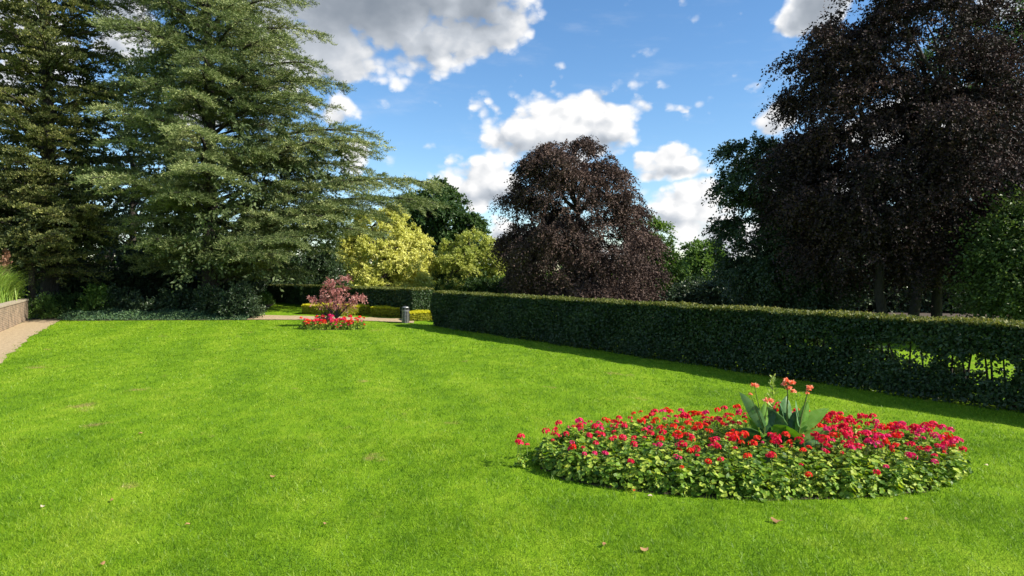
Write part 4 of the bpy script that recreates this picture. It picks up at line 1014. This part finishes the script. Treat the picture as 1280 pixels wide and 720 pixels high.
def petals(name, parent, c, r, mat, n=14):
    d = rv(n); d[:, 2] = np.abs(d[:, 2])*0.9; d = unit(d)
    V, Fq = quads(c+d*r*0.1, d, rv(n), r*(0.8+0.5*rng.random(n)), r*0.75, 0.25)
    m = unit(np.cross(d, rv(n)))
    V2, F2 = quads(c+d*r*0.5, unit(d+m*0.8), d, r*0.7, r*0.6, 0.2)
    return mesh_obj(name, np.concatenate([V, V2]), np.concatenate([Fq, F2+len(V)]), M[mat], parent, rng.random(2*n))
def stalk(parent, pts, r0, r1):
    pts = np.array(pts, float); V, Fq = tubes([(pts, np.linspace(r0, r1, len(pts)))], 7); o = mesh_obj('stem', V, Fq, M['stem'], parent, np.full(len(Fq), .4), smooth=True)
    return o
def cannas():
    def at(px, py, D): return P(px, py, D)
    # left plant: leaf = attach height, azimuth, length, width, lift, bend, material, tone, twist
    def foliage(root, stem_top, rows):
        for zb, az, ln, w, lf, bd, m, r_, tw in rows:
            zb = zb*1.1; ln = ln*0.95
            blade_leaf('leaf', root, (stem_top[0]*zb, rng.normal()*0.01, zb), R(az), ln, w, R(lf), R(bd), m, tw, rnd=r_)
    D = 9.25
    b = np.array([(955-640)/F*D, D, 0.0])
    root = empty('canna', b, 'left canna with a tall upright blue-green leaf and two salmon blooms', 'canna', None)
    stalk(root, [(0, 0, 0), (0.02, 0, 0.35), (0.03, 0, 0.62)], 0.016, 0.009)
    foliage(root, (0.03, 0), [(0.40, 168, 0.62, 0.15, 68, 22, 'cannadark', .95, .5), (0.30, 178, 0.52, 0.13, 42, 75, 'cannadark', .8, .1), (0.22, 150, 0.50, 0.12, 70, 20, 'canna', .2, .3), (0.34, 20, 0.42, 0.12, 66, 20, 'cannadark', .1, .3),
                   (0.15, 200, 0.45, 0.13, 58, 40, 'cannadark', .1, .4), (0.20, 280, 0.36, 0.13, 70, 40, 'cannadark', .1, .2), (0.42, 60, 0.36, 0.10, 80, 10, 'canna', .5, .2), (0.28, 250, 0.34, 0.11, 45, 60, 'canna', .4, .1)])
    for px, py, r, z in [(943, 483, 0.055, 0), (960, 502, 0.065, 0), (938, 493, .03, 0)]:
        q = at(px, py, D-0.05)-b
        petals('flower', root, q, r, 'salmon'); stalk(root, [(0.02, 0, 0.4), (q[0]*0.6, q[1]*0.6, q[2]*0.8), q], 0.007, 0.005)
    # middle plant
    D = 9.3; b = np.array([(985-640)/F*D, D, 0.0])
    root = empty('canna', b, 'middle canna carrying the tallest and fullest salmon bloom', 'canna', None)
    stalk(root, [(0, 0, 0), (0.0, 0, 0.5), (0.01, 0, 0.88), (0.005, 0, 1.06)], 0.016, 0.008)
    foliage(root, (0.01, 0), [(0.36, 160, 0.48, 0.19, 60, 25, 'cannadark', .95, .4), (0.50, 70, 0.36, 0.15, 72, 20, 'cannadark', .6, .3), (0.28, 215, 0.44, 0.18, 50, 45, 'canna', .3, .5), (0.44, 130, 0.38, 0.14, 76, 15, 'cannadark', .7, .2),
                   (0.24, 330, 0.38, 0.15, 60, 40, 'canna', .3, .3), (0.18, 250, 0.36, 0.15, 62, 40, 'cannadark', .1, 0), (0.36, 10, 0.36, 0.13, 66, 25, 'cannadark', .2, .4), (0.15, 180, 0.40, 0.15, 50, 50, 'cannadark', .1, .5)])
    for px, py, r in [(984, 477, 0.055), (990, 480, .05), (980, 481, .045), (986, 486, 0.05), (992, 490, 0.042)]:
        q = at(px, py, D)-b; petals('flower', root, q, r, 'salmon', 16)
    # right plant
    D = 9.2; b = np.array([(999-640)/F*D, D, 0.0])
    root = empty('canna', b, 'right canna with broad leaves spreading right and one small salmon bloom', 'canna', None)
    stalk(root, [(0, 0, 0), (0.0, 0, 0.3), (0.05, 0, 0.62), (0.11, 0, 0.86), (0.14, 0, 1.0)], 0.015, 0.007)
    foliage(root, (0.10, 0), [(0.42, 5, 0.50, 0.15, 42, 18, 'canna', .5, .5), (0.26, 352, 0.52, 0.13, 30, 15, 'canna', .6, .5), (0.24, 168, 0.44, 0.17, 48, 30, 'canna', .2, .6), (0.34, 50, 0.44, 0.13, 70, 15, 'canna', .4, .3),
                   (0.42, 110, 0.40, 0.11, 80, 12, 'cannadark', .9, .4), (0.16, 310, 0.36, 0.18, 55, 75, 'cannadark', .95, .2), (0.20, 340, 0.40, 0.16, 40, 70, 'cannadark', .9, .2), (0.50, 30, 0.30, 0.10, 74, 15, 'canna', .5, .3), (0.14, 220, 0.34, 0.14, 60, 50, 'cannadark', .1, .2)])
    for px, py, r in [(1012, 485, 0.05), (1011, 488, .035), (1009, 492, .03)]:
        q = at(px, py, D)-b; petals('flower', root, q, r, 'salmon', 10)
    # pale leafy stem behind
    D = 9.45; b = np.array([(967-640)/F*D, D, 0.0]); root = empty('leafy_stem_plant', b, 'slender lime-green leafy shoot rising above the cannas', 'plant')
    stalk(root, [(0, 0, 0), (0.01, 0, 0.6), (0.0, 0, 1.14)], 0.008, 0.004)
    n = 46; s = rng.random(n)**0.7; p = np.stack([rng.normal(size=n)*0.01, rng.normal(size=n)*0.01, 0.55+0.58*s], 1)
    an = rng.random(n)*2*np.pi; t = np.stack([np.cos(an), np.sin(an), 0.7+0.5*s], 1)
    l = 0.14*(1.2-0.7*s); V, Fq = quads(p, t, np.array([0, 0, 1.0])+rv(n)*0.3, l, l*0.36, 0.12); mesh_obj('leaves', V, Fq, M['lime'], root, rng.random(n))
cannas()

# ================================================================== FALLEN LEAVES AND BITS ON THE LAWN
def litter():
    spots = [(971, 654, 0.075, 'large tan fallen leaf on the lawn below the middle of the large bed'), (806, 690, 0.06, 'tan fallen leaf near the bottom edge below the large bed'), (813, 623, 0.04, 'pale curled leaf just under the front of the large bed'), (793, 616, 0.03, 'fallen red petal in front of the large bed'),
             (234, 659, 0.035, 'small brown leaf in the lower left of the lawn'), (54, 636, 0.04, 'whitish scrap lying in the lower left of the lawn'), (141, 628, 0.04, 'brown twig-like leaf left of centre on the lawn'), (342, 598, 0.05, 'reddish brown leaf on the worn spot left of the large bed'), (176, 544, 0.05, 'brown leaf far out on the left lawn'),
             (1134, 652, 0.04, 'orange fallen leaf on the lawn at lower right'), (756, 684, 0.04, 'brown leaf left of the tan leaf near the bottom edge'), (1232, 584, 0.035, 'pale leaf on the lawn right of the large bed'), (127, 709, 0.04, 'tan leaf at the bottom left edge'), (407, 658, .03, 'small tan leaf on the lower middle lawn'), (858, 446, .05, 'pale leaf beside the long hedge')]
    for i, (px, py, s, lb) in enumerate(spots):
        q = G(px, py); k = 9; th = np.arange(k)/k*2*np.pi; s *= 0.8; r = s*(0.55+0.45*np.abs(np.cos(th*2.5)))
        V = np.stack([r*np.cos(th)*1.2, r*np.sin(th)*0.8, 0.035+0.3*s*np.cos(th*2+i)], 1); V = np.vstack([[0, 0, 0.035], V])
        a = rng.random()*6.28; ca, sa = math.cos(a), math.sin(a); V[:, :2] = V[:, :2] @ np.array([[ca, sa], [-sa, ca]])
        j = np.arange(k); Fq = np.stack([j*0, 1+j, 1+(j+1) % k], 1)
        mat = M['red'] if 'petal' in lb else M['dry']
        pale = 0.95 if ('pale' in lb or 'whitish' in lb) else 0.2+0.4*rng.random()
        o = mesh_obj('petal' if 'petal' in lb else ('paper_scrap' if 'scrap' in lb else 'fallen_leaf'), V, Fq, mat, None, np.full(k, pale), smooth=True); o.location = (q[0], q[1], 0); tag(o, lb, 'petal' if 'petal' in lb else ('scrap' if 'scrap' in lb else 'leaf'))
litter()
print('faces', sum(len(o.data.polygons) for o in bpy.data.objects if o.type == 'MESH'))
